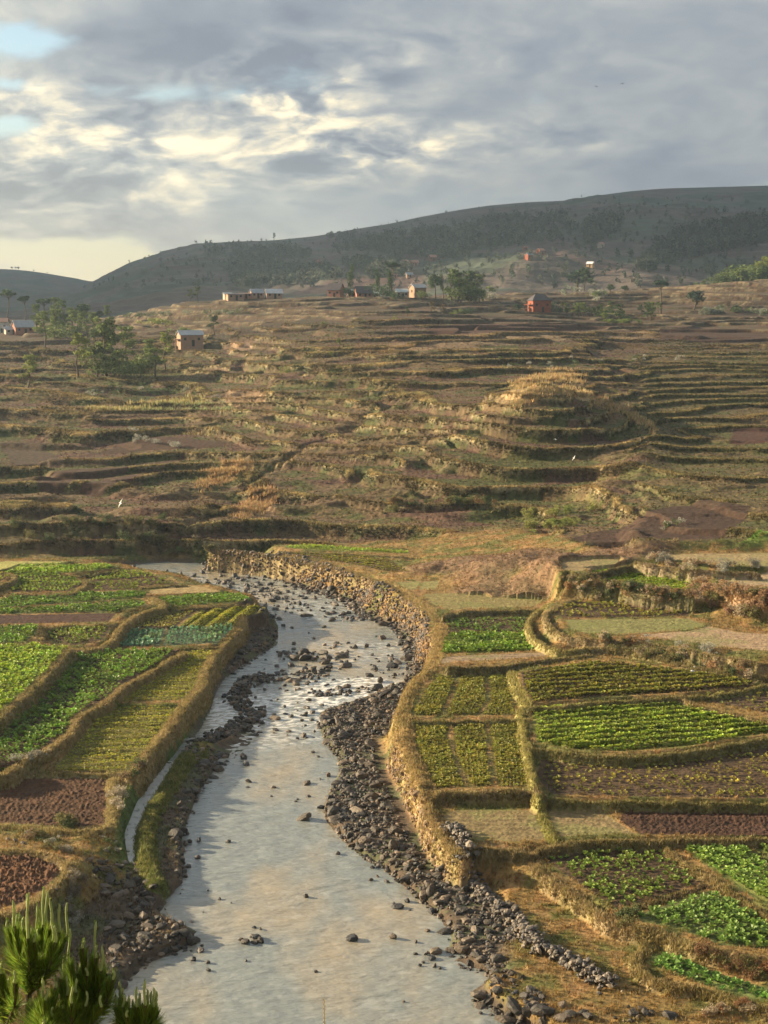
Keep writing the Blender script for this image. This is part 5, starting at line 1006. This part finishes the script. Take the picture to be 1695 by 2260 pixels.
cluster('J 830,450 900,440 1000,440 1060,450', 14, 8, [SY, G4], 'yellow-green bush left of the pink house', 4)
cluster('A 1180,100 1215,95 1235,110 1240,80', 10, 9, [SG, SO], 'scrub bush covering the end of the river wall', 4)
cluster('A 900,100 1000,80 1100,75 1200,60 1230,95', 16, 9, [SG, SO, (.12, .10, .06)], 'dark scrub bush at the far end of the river wall', 6)
cluster('S 20,1180 150,1190 300,1200 420,1200', 26, 11, [SG, SO, (.10, .09, .05)], 'dark bush low on the shaded bank behind the far fields', 12)
build_shrubs()
# reeds and dry stalks
def stalks(txt, n, hpx, c, lab, jit=5):
    p = pix(txt); L = np.hypot(*np.diff(p, axis=0).T); k = rng.choice(len(L), n, p=L / L.sum()); t = rng.random((n, 1)); q = p[k] * (1 - t) + p[k + 1] * t + rng.normal(0, jit, (n, 2)); w = onland(q[:, 0], q[:, 1]); w[:, 2] = gh(w[:, 0], w[:, 1])
    v, f, c_ = stamp(TUFT, w, hpx * w[:, 1] / F * rng.uniform(.6, 1.2, n), vary(c, n, .2), tilt=.15); setp(obj('dry_stalks', mesh_np('dry_stalks', v, f, c_), M['grass']), label=lab, kind='stuff')
stalks('H 370,205 500,195 650,185 760,170 880,165', 420, 13, (.42, .36, .16), 'row of pale maize stalks on the left slope', 3)
stalks('H 500,195 700,190 900,185 1000,200', 200, 10, (.30, .34, .16), 'second row of greenish stalks on the left slope', 3)
stalks('H 800,290 860,295 940,290', 60, 10, (.40, .32, .16), 'short row of dry stalks on the left slope', 2)
stalks('I 560,270 640,225 740,205 850,215 960,260 1080,320 1170,390', 900, 12, (.46, .34, .17), 'tall tan grass along the knoll ridge', 5)
stalks('I 560,200 650,150 760,130 860,150', 700, 12, (.46, .33, .16), 'tall tan grass on top of the knoll', 7)
stalks('H 860,520 950,470 1050,440', 400, 12, (.40, .27, .13), 'orange-tan grass beside the gully', 9)
stalks('H 1040,640 1080,600 1170,580', 500, 14, (.42, .28, .14), 'orange-tan grass right of the gully foot', 10)
stalks('K 490,385 600,380 720,375 760,395', 400, 17, (.34, .27, .20), 'belt of bare pale brush beside the hilltop village', 4)
# ---- wooded patches on the mountain
def forest():
    pols = [pix(t) for t in ('K 100,250 330,200 420,240 650,250 800,290 850,330 500,370 200,380', 'K 750,60 1100,60 1400,30 1659,60 1659,200 1300,200 1180,160 800,150', 'L 0,230 250,200 600,180 660,260 500,330 250,350 0,350', 'L 700,230 800,190 890,200 870,270 800,310 680,350', 'L 1180,270 1400,230 1659,200 1659,330 1400,380 1200,420 1050,480 960,470', 'K 850,240 1200,220 1250,300 1050,330', 'J 100,150 350,150 380,220 200,260 0,240', 'K 0,120 300,130 640,150 640,200 200,200 0,180')]
    P_ = []
    for p, n in zip(pols, (350, 550, 450, 200, 850, 200, 300, 300)):
        a = p.min(0); b = p.max(0); q = a + rng.random((n * 3, 2)) * (b - a); q = q[inpoly(p, q[:, 0], q[:, 1])]; nz = fbm(q[:, 0] / 40, q[:, 1] / 18, 3, 17); q = q[nz + rng.normal(0, .3, len(q)) > -.05][:n]; P_.append(q)
    P_.append(np.stack([rng.uniform(150, 1695, 1200), rng.uniform(440, 640, 1200)], -1)); q = np.concatenate(P_); w = onland(q[:, 0], q[:, 1], 810, 2600, hf=far_h); w = w[(w[:, 1] < 2290)]
    pr = []
    for s in range(5):
        cen = np.array([(rng.normal(0, .18), rng.normal(0, .18), z) for z in np.linspace(.35, 1.1, 7)]); lv, lf, sh = leaves(cen, [.34, .32, .3, .28, .24, .2, .14], 60, .16, rng, 1); pr.append((lv, lf))
    h = rng.uniform(3.5, 8, len(w)) * np.where(np.arange(len(w)) > len(w) - 1000, .6, 1); v, f, c = stamp(pr, w, h, vary((.066, .078, .05), len(w), .35), tilt=.05); setp(obj('forest', mesh_np('forest', v, f, c), M['foliage']), label='woods and hedges scattered over the far mountainside', kind='stuff')
forest()
for px, top, lab in ((605, 513, 'thin lone tree standing on the mountain skyline'), (446, 537, 'tiny tree where the mountain skyline starts to level'), (857, 490, 'pair-like small bush on the skyline at mid mountain'), (897, 484, 'small bush just right of mid skyline'), (1284, 430, 'small skyline tree above the red farmhouses'), (1319, 428, 'low bush on the right skyline')):
    tree('loose', px, top, 2285, G5, lab, hf=far_h, wide=1.2)
for px, top, lab in ((26, 587, 'first of three tiny trees on the far left hilltop'), (34, 588, 'second of three tiny trees on the far left hilltop'), (40, 587, 'third of three tiny trees on the far left hilltop'), (64, 596, 'low dark tree cluster sloping down the left hilltop'), (74, 594, 'taller tree beside the low cluster on the left hilltop'), (104, 600, 'wide lone tree on the falling line of the left hill')):
    tree('round', px, top, 3570, G5, lab, hf=far_h2, wide=1.0)
# ================================================================== HOUSES
def box(x0, x1, y0, y1, z0, z1):
    V = np.array([(x, y, z) for z in (z0, z1) for y in (y0, y1) for x in (x0, x1)], float); return V, np.array([(0, 2, 3, 1), (4, 5, 7, 6), (0, 1, 5, 4), (2, 6, 7, 3), (0, 4, 6, 2), (1, 3, 7, 5)])
HM = {}
def hmat(n, c, **k):
    if n not in HM: HM[n] = mat(n, c, vscale=.9, **k)
    return HM[n]
def house(px, base, dist, w, d, h, wallc, roofc, label, hip=False, rz=0.0, gable='x', roofh=.45, porch=False, wins=2, open_front=False, cat='house', hf=None, zup=0):
    hf = hf or gh; a, dy, dz = ray(px, base); t = dist / dy; x = a * t; g = float(hf(np.array([x]), np.array([dist]))[0]) + zup
    e = empty('house', (x, dist, g), rz); setp(e, label, cat, None if dist < 600 else 'village and farm houses'); wm = hmat('wall_%d' % (hash(wallc) % 9999), wallc, var=.18); rm = hmat('roof_%d' % (hash(roofc) % 9999), roofc, rough=.5, var=.2); dk = hmat('dark_opening', (.03, .025, .02), var=0)
    w *= .85; h *= .85; W2, D2 = w / 2, d / 2; rh = roofh * min(w, d)
    v, f = box(-W2, W2, -D2, D2, -2.0, h)
    if not hip:   # gable walls close the roof ends
        if gable == 'x': gv = np.array([(-W2, -D2, h), (-W2, D2, h), (-W2, 0, h + rh), (W2, -D2, h), (W2, D2, h), (W2, 0, h + rh)]); gf = np.array([(0, 1, 2, 2), (3, 5, 4, 4)])
        else: gv = np.array([(-W2, -D2, h), (W2, -D2, h), (0, -D2, h + rh), (-W2, D2, h), (W2, D2, h), (0, D2, h + rh)]); gf = np.array([(0, 1, 2, 2), (3, 5, 4, 4)])
        bm = bmesh.new()
        for vv, ff in ((v, f), (gv, gf)):
            bv = [bm.verts.new(q) for q in vv]
            for q in ff: bm.faces.new([bv[i] for i in dict.fromkeys(q)])
        me = bpy.data.meshes.new('wall'); bm.to_mesh(me); bm.free()
    else: me = mesh_np('wall', v, f)
    obj('wall', me, wm, e)
    o_ = .35; A, B = W2 + o_, D2 + o_; zb = h - .02; th = .14
    bm = bmesh.new()
    def slab(q):
        up = [bm.verts.new((a_, b_, c_ + th)) for a_, b_, c_ in q]; dn = [bm.verts.new(p_) for p_ in q]; bm.faces.new(up); bm.faces.new(dn[::-1])
        for i in range(len(q)): bm.faces.new([dn[i], dn[(i + 1) % len(q)], up[(i + 1) % len(q)], up[i]])
    if hip:
        r_ = A * .45; R1, R2 = (-r_, 0, zb + rh), (r_, 0, zb + rh); slab([(-A, -B, zb), (A, -B, zb), R2, R1]); slab([(A, B, zb), (-A, B, zb), R1, R2]); slab([(A, -B, zb), (A, B, zb), R2]); slab([(-A, B, zb), (-A, -B, zb), R1])
    elif gable == 'x': slab([(-A, -B, zb), (A, -B, zb), (A, 0, zb + rh), (-A, 0, zb + rh)]); slab([(A, B, zb), (-A, B, zb), (-A, 0, zb + rh), (A, 0, zb + rh)])
    else: slab([(-A, -B, zb), (0, -B, zb + rh), (0, B, zb + rh), (-A, B, zb)]); slab([(A, B, zb), (0, B, zb + rh), (0, -B, zb + rh), (A, -B, zb)])
    me = bpy.data.meshes.new('roof'); bm.to_mesh(me); bm.free(); obj('roof', me, rm, e)
    v, f = box(-.45, .45, -D2 - .05, -D2 + .02, 0, 2.0); obj('door', mesh_np('door', v + (W2 * .1, 0, 0), f), dk, e)
    for i in range(wins):
        x0 = (-.6 + 1.2 * i / max(wins - 1, 1)) * W2; z0 = h * .55; v, f = box(x0 - .4, x0 + .4, -D2 - .05, -D2 + .02, z0, z0 + .8); obj('window', mesh_np('window', v, f), dk, e)
    if h > 4:
        v, f = box(-W2 - .05, -W2 + .02, -.5, .5, h * .55, h * .55 + 1.0); obj('window', mesh_np('window', v, f), dk, e)
    if porch:
        L = [box(-W2 - 1.6, -W2 - 1.4, s * D2 * .8 - .1, s * D2 * .8 + .1, -1, h * .62) for s in (-1, 1)] + [box(-W2 - 1.8, -W2, -D2 * .9, D2 * .9, h * .62, h * .62 + .15)]; v, f = merge(L); obj('porch', mesh_np('porch', v, f), wm, e)
    return e
PKW = (.33, .21, .145); RED = (.24, .075, .045); BRK = (.33, .15, .10); TIN = (.27, .30, .34); DRK = (.075, .065, .07); CRM = (.38, .31, .25); RST = (.22, .13, .10)
house(419, 729, 478, 8.4, 5.5, 4.0, PKW, TIN, 'long pink house with a pale tin roof on the upper left terraces', rz=.35, roofh=.25, porch=True)
house(1190, 697, 600, 8.8, 5.5, 5.2, RED, DRK, 'bright red two-storey house with a dark hipped roof', hip=True, rz=.30, porch=True, roofh=.42)
house(518, 655, 622, 7.5, 5, 2.7, PKW, DRK, 'half-built pale brick house at the left end of the village', rz=.3, roofh=.08)
house(502, 654, 626, 3.5, 4, 2.5, CRM, TIN, 'little shed with a pale roof at the village left end', rz=.3, roofh=.2)
house(541, 653, 628, 6, 4, 2.3, BRK, RST, 'unfinished brick shell next to the half-built house', rz=.2, roofh=.08)
house(566, 651, 630, 5.5, 5, 2.4, PKW, TIN, 'low pink house with a grey roof in the village row', rz=.3, roofh=.35)
house(604, 650, 628, 7.5, 5, 2.4, PKW, (.42, .44, .47), 'low house with the brightest white tin roof', rz=.2, roofh=.35)
house(741, 648, 640, 6.5, 5, 3.6, BRK, DRK, 'brick house with a steep dark roof in the middle of the village', rz=-.35, roofh=.55)
house(776, 645, 650, 4, 4, 3.0, PKW, TIN, 'small pale house hidden beside the lone poplar', rz=.2, roofh=.4)
house(802, 646, 648, 8, 5, 2.4, BRK, DRK, 'long low house with a dark roof right of the lone poplar', rz=.25, roofh=.6)
house(825, 640, 655, 4, 4, 2.6, CRM, TIN, 'tiny cream hut at the foot of the village trees', rz=.1, roofh=.3)
house(887, 640, 650, 6, 4.5, 3.0, CRM, (.45, .5, .5), 'cream house left of the tallest pale roofed house', rz=.1, roofh=.3)
house(922, 640, 655, 6.5, 5, 5.0, PKW, (.4, .4, .4), 'two-storey house with a pale roof at the village right end', rz=.45, roofh=.3)
house(4, 700, 575, 5.0, 6, 5.0, (.5, .48, .45), RST, 'tall white house cut by the left edge', rz=.1, roofh=.35)
house(26, 702, 560, 6, 4, 1.8, CRM, TIN, 'low shed with a shiny tin roof beside the white house', rz=.4, roofh=.3)
house(50, 703, 560, 8, 5, 3.0, BRK, (.32, .33, .36), 'brick house with a dark grey roof by the left grove', rz=.5, roofh=.5)
def farhouse(px, base, w, h, wc, rc, label, hip=False, rz=.3, rh=.4):
    p = onland(px, base, 810, 2600, hf=far_h)[0]; s = p[1] / F; house(px, base, float(p[1]), w * s, w * s * .75, h * s, wc, rc, label, hip=hip, rz=rz, roofh=rh, hf=far_h, wins=1)
farhouse(705, 583, 13, 5, RED, RED, 'tiny orange house alone on the left mountainside')
farhouse(893, 588, 20, 10, PKW, BRK, 'pink farmhouse at the left of the mountain hamlet', rz=.8)
farhouse(915, 587, 18, 8, BRK, BRK, 'brown farmhouse right of the pink farmhouse')
farhouse(955, 577, 17, 9, RED, BRK, 'reddish farmhouse highest in the mountain hamlet')
farhouse(870, 618, 14, 7, BRK, BRK, 'small brick house behind the village umbrella-topped tree')
farhouse(903, 616, 16, 6, PKW, TIN, 'low house with a pale roof behind the village')
farhouse(1167, 575, 16, 10, RED, TIN, 'red farmhouse with a white roof edge on the mountain', rz=.6)
farhouse(1193, 563, 16, 9, RED, BRK, 'red farmhouse up and right of the white roofed one', rz=.6)
farhouse(1159, 551, 12, 4, RED, RED, 'smallest red hut above the two red farmhouses')
farhouse(1326, 548, 14, 8, CRM, BRK, 'cream house high on the mountain under trees', rz=.7)
farhouse(1303, 591, 16, 8, (.52, .33, .16), (.78, .78, .80), 'ochre farmhouse with a bright white roof on the mountain', rz=-.5)
# ================================================================== BIRDS
bmw = hmat('dark_feather', (.05, .05, .055), var=0); bme = hmat('white_feather', (.85, .84, .80), var=0)
def bird(px, py, dist, span, roll, m, label, flap=.25):
    a, dy, dz = ray(px, py); t = dist / dy; n = 8; V = []; Fq = []
    s = np.linspace(-1, 1, 2 * n + 1)
    for u_ in s: zz = flap * math.sin(abs(u_) * 2.6) * .5 - .1 * abs(u_); c = .16 * (1 - abs(u_)) ** .6 + .02; V += [(u_, c, zz), (u_, -c * .8, zz), (u_, 0, zz + .035)]
    for i in range(2 * n): b = i * 3; Fq += [[b, b + 1, b + 4, b + 3], [b, b + 3, b + 5, b + 2], [b + 1, b + 2, b + 5, b + 4]]
    e = empty('bird', (a * t, dist, EYE + dz * t)); e.scale = (span / 2,) * 3; e.rotation_euler = (.5, roll, .3); setp(e, label, 'bird')
    bv, bf = tube([(0, -.40, .0), (0, -.25, .03), (0, 0, 0), (0, .25, .02), (0, .42, .07), (0, .55, .06), (0, .66, .04)], [.01, .07, .10, .08, .05, .045, .005], 8); obj('body', mesh_np('body', bv, bf, None, True), m, e); obj('wings', mesh_np('wings', np.array(V, float), np.array(Fq), None, True), m, e); return e
bird(1316, 191, 260, .95, .05, bmw, 'left of two dark birds gliding in the grey sky'); bird(1374, 184.5, 270, .95, -.25, bmw, 'right and higher of two dark birds in the grey sky', .35)
bird(1226, 970, 240, .8, .2, bme, 'white egret flying highest over the terraced knoll'); bird(1147, 1019, 235, .6, .9, bme, 'white egret flying lowest and leftmost over the knoll'); bird(1267, 1011, 235, .9, -1.0, bme, 'white egret banking steeply over the knoll', .5); bird(267, 1111, 236, 1.6, -1.15, bme, 'large white bird rising above a terrace on the left', .5)
# ================================================================== NEAR PINE
def pine():
    D0 = 12.0
    def zp(x, y, dd=0.0): sx, sy = x / 4.608, 1940 + y / 4.608; a, dy, dz = ray(sx, sy); t = (D0 + dd) / dy; return np.array((a * t, D0 + dd, EYE + dz * t))
    shoots = []   # candle top, candle base, root group
    A = [(72, 410, 500, 0), (130, 220, 480, 0), (138, 380, 500, 0), (172, 355, 490, 0), (198, 360, 470, 0), (222, 420, 530, 0), (235, 385, 500, 0), (268, 150, 560, 0), (285, 140, 600, 0), (318, 485, 600, 0), (350, 550, 640, 0), (375, 245, 530, 0), (402, 310, 540, 0), (385, 505, 600, 0), (430, 205, 460, 0), (442, 78, 460, 0), (480, 122, 480, 0), (515, 198, 470, 0), (540, 455, 640, 0), (605, 268, 540, 0), (680, 243, 560, 0), (566, 470, 640, 0),
         (708, 508, 820, 1), (650, 765, 940, 1), (840, 705, 900, 1), (852, 620, 700, 1), (970, 432, 780, 1), (982, 670, 800, 1), (1042, 690, 930, 1), (1062, 785, 930, 1), (920, 765, 900, 1), (785, 862, 960, 1), (1155, 925, 1020, 1), (820, 920, 1000, 1), (1090, 985, 1050, 1), (880, 900, 980, 1),
         (1218, 1045, 1230, 2), (1246, 1110, 1280, 2), (1262, 1172, 1300, 2), (1312, 1200, 1330, 2), (1350, 1240, 1350, 2), (1390, 1105, 1300, 2), (1422, 1172, 1320, 2), (1472, 1030, 1280, 2), (1498, 1130, 1310, 2), (1562, 1110, 1300, 2), (1592, 1155, 1330, 2), (1540, 1150, 1330, 2), (1175, 1190, 1300, 2), (1285, 1330, 1400, 2),
         (390, 1078, 1220, 3), (482, 1112, 1230, 3), (432, 1010, 1200, 3), (418, 1150, 1260, 3), (530, 1298, 1400, 3), (445, 1420, 1480, 3),
         (685, 975, 1180, 4), (640, 1122, 1260, 4), (732, 1090, 1260, 4), (682, 1188, 1300, 4), (674, 1315, 1400, 4), (885, 1138, 1290, 4), (850, 1425, 1480, 4), (610, 890, 1010, 4), (770, 1010, 1150, 4), (940, 1250, 1350, 4), (1020, 1180, 1300, 4), (15, 850, 960, 5), (40, 950, 1050, 5), (95, 1010, 1120, 5), (150, 930, 1050, 5), (-60, 800, 950, 5), (-90, 950, 1050, 5), (560, 980, 1100, 3), (300, 1200, 1300, 3), (1100, 1120, 1230, 1), (1000, 1020, 1130, 1)]
    roots = {0: (290, 1180, .0), 1: (860, 1480, .15), 2: (1430, 1750, -.1), 3: (440, 1700, -.35), 4: (690, 1700, -.15), 5: (60, 1500, .25)}
    fork = {0: (300, 2300, .1), 1: (340, 2300, .1), 2: (420, 2700, .1), 3: (310, 2200, .1), 4: (320, 2250, .1), 5: (290, 2100, .1)}
    tip_x, _, _ = ray(300 / 4.608, 2260); bx = float(tip_x) * D0; g = float(base_h(np.array([bx]), np.array([D0 + .1]))[0])
    e = empty('pine_tree', (bx, D0 + .1, g)); setp(e, 'young pine with long needles and upright pale candles in the bottom left corner', 'pine tree')
    off = np.array((bx, D0 + .1, g)); tr = []; cand = []; nb = []; nd = []; nl = []
    top = zp(300, 2300, .1) - off; tr.append(tube([(0, 0, -.3), top * .5 + (.05, 0, 0), top], [.13, .10, .06], 9)); nc = []
    for gi, (rx, ry, dd) in roots.items():
        r0 = zp(rx, ry, dd) - off; f0 = zp(*fork[gi]) - off; mid = (r0 + f0) / 2 + np.array((0, 0, -.08)); tr.append(tube([top, f0, mid, r0], [.055, .045, .035, .026], 7))
    def needles(path, n, L, spread, up):
        for _ in range(n):
            t = rng.random() ** .8 * (len(path) - 1.001); i = int(t); p = path[i] * (1 - t + i) + path[i + 1] * (t - i); ax = path[min(i + 1, len(path) - 1)] - path[i]; ax = ax / (np.linalg.norm(ax) + 1e-9)
            a = rng.normal(size=3); a -= ax * (a @ ax); a /= np.linalg.norm(a); s = spread * rng.uniform(.5, 1.2); d = ax * math.cos(s) + a * math.sin(s) + np.array((0, 0, up)); d /= np.linalg.norm(d); nb.append(p); nd.append(d); nl.append(L * rng.uniform(.65, 1.15))
    for x, yt, yb, gi in A:
        dd = roots[gi][2] + rng.normal(0, .22); lean = rng.normal(0, 8); T = zp(x, yt, dd) - off; B = zp(x - lean, yb, dd) - off; r0 = zp(roots[gi][0], roots[gi][1], roots[gi][2]) - off
        k = r0 * .45 + B * .55; k[0] = r0[0] * .3 + B[0] * .7; k[2] = r0[2] * .5 + B[2] * .5; path = [r0, (r0 + k) / 2 + (k - r0) * .05, k, (k + B) / 2 + np.array((0, 0, .01)), B]; path = [np.array(q) for q in path]
        br = tube(path, [.016, .013, .012, .011, .010], 6)
        n = 7; cp = [B + (T - B) * t + np.array((.006 * math.sin(t * 5 + x), 0, 0)) for t in np.linspace(0, 1, n)]; bo = obj('branch', mesh_np('branch', br[0], br[1], None, True), M['bark'], e); cv = tube(cp, [.0125, .012, .0115, .011, .0105, .0125, .005], 7); obj('candle', mesh_np('candle', cv[0], cv[1], np.full((len(cv[0]), 3), 1) * np.array((.42, .48, .20)), True), M['leaf'], bo)
        Bl = B + (k - B) / np.linalg.norm(k - B) * .13; needles([k, (k + Bl) / 2, Bl], 520, .185, .36, .5); needles(path[:3], 320, .21, .8, .3)
       
        for _ in range(46):                                                         # short sheathed needles along the candle
            t = rng.uniform(0, .98); a = rng.uniform(0, 6.28); nb.append(B + (T - B) * t); nd.append(np.array((math.cos(a) * .33, math.sin(a) * .33, 1.0)) / 1.05); nl.append(.030 + .03 * (1 - t))
    nb, nd, nl = np.array(nb), np.array(nd), np.array(nl)[:, None]; s = np.cross(nd, rng.normal(size=nd.shape)); s /= np.linalg.norm(s, axis=1)[:, None]; w = .0019 * rng.uniform(.8, 1.3, (len(nb), 1)); droop = np.array((0, 0, -1.0)) * nl * .07
    V = np.stack([nb - s * w, nb + s * w, nb + nd * nl * .55 + s * w * .9, nb + nd * nl * .55 - s * w * .9, nb + nd * nl + droop], 1); n = len(nb); b = np.arange(n)[:, None] * 5
    q1 = b + np.array([[0, 1, 2, 3]]); V = V.reshape(-1, 3); tri = np.concatenate([b + np.array([[0, 1, 2]]), b + np.array([[0, 2, 3]]), b + np.array([[3, 2, 4]])])
    col = np.repeat(vary((.15, .22, .03), n, .4, .12), 5, 0); M['needle'] = mat('pine_needle', attr=True, rough=.4, var=0, trans=.4, spec=.4)
    v, f = merge(tr); obj('trunk', mesh_np('trunk', v, f, None, True), M['bark'], e); obj('needles', mesh_np('needles', V, tri, col), M['needle'], e)
    print('needles', n)
pine()
def stalk():
    a, dy, dz = ray(715, 2203); t = 5.0 / dy; x, y, z = a * t, 5.0, EYE + dz * t; x2 = float(ray(716, 2300)[0]) * t; g = float(base_h(np.array([x]), np.array([y]))[0]); v, f = tube([(x2, y, g), (x2, y, z - .15), (x, y, z)], [.004, .0025, .0008], 6)
    L = [(v, f)]
    for i in range(14): zz = z - .01 - i * .008; s = 1 if i % 2 else -1; L.append(tube([(x, y, zz), (x + s * .006, y, zz + .012)], [.0012, .0004], 6))
    v, f = merge(L); setp(obj('grass_stalk', mesh_np('grass_stalk', v - np.array((x, y, g)), f), mat('straw', (.62, .45, .20), var=.1), loc=(x, y, g)), 'single dry golden grass stalk poking up at the bottom edge', 'grass stalk')
stalk()
# ================================================================== UNSEEN CLOUD PLACED TO SHADE THE FAR MOUNTAIN, AND THE AIR
def shade_cloud():  # stands outside the view, placed to cast shade on the mountain
    r = np.random.default_rng(3); Vs, Fs, off = [], [], 0
    c0 = Vector((100, 2430, 100)) + Vector(sv) * 5200
    for i in range(34):
        a = r.uniform(0, 6.28); q = math.sqrt(r.uniform(0, 1)); pr = ROCKS[i % 9]; R_ = r.uniform(330, 560)
        v = pr[0] * np.array((R_ * 1.3, R_ * 1.2, R_ * .45)) + np.array((c0.x + 1900 * q * math.cos(a), c0.y + 1500 * q * math.sin(a), c0.z + r.uniform(-60, 60)))
        Vs.append(v); Fs.append(pr[1] + off); off += len(v)
    m = mat('cloud', (.8, .8, .82), var=.1, vscale=.002)
    setp(obj('cloud', mesh_np('cloud', np.concatenate(Vs), np.concatenate(Fs), smooth=True), m), label='unseen bank of thick cloud placed toward the sun to shade the mountain', kind='stuff')
shade_cloud()
def haze():
    x0, x1, y0, y1, z0, z1 = -4800, 4800, -900, 4600, -6, 330
    V = np.array([(x, y, z) for z in (z0, z1) for y in (y0, y1) for x in (x0, x1)], float); Fq = np.array([(0, 2, 3, 1), (4, 5, 7, 6), (0, 1, 5, 4), (2, 6, 7, 3), (0, 4, 6, 2), (1, 3, 7, 5)])
    m = bpy.data.materials.new('haze'); m.use_nodes = True; nt = m.node_tree; nt.nodes.clear(); v = nt.nodes.new('ShaderNodeVolumePrincipled'); o = nt.nodes.new('ShaderNodeOutputMaterial')
    v.inputs['Color'].default_value = (.60, .80, 1.0, 1); v.inputs['Density'].default_value = HAZE; v.inputs['Anisotropy'].default_value = .5; nt.links.new(v.outputs[0], o.inputs['Volume'])
    setp(obj('haze', mesh_np('haze', V, Fq), m), label='thin pale blue haze over the valley', kind='stuff')
HAZE = .00013
haze()
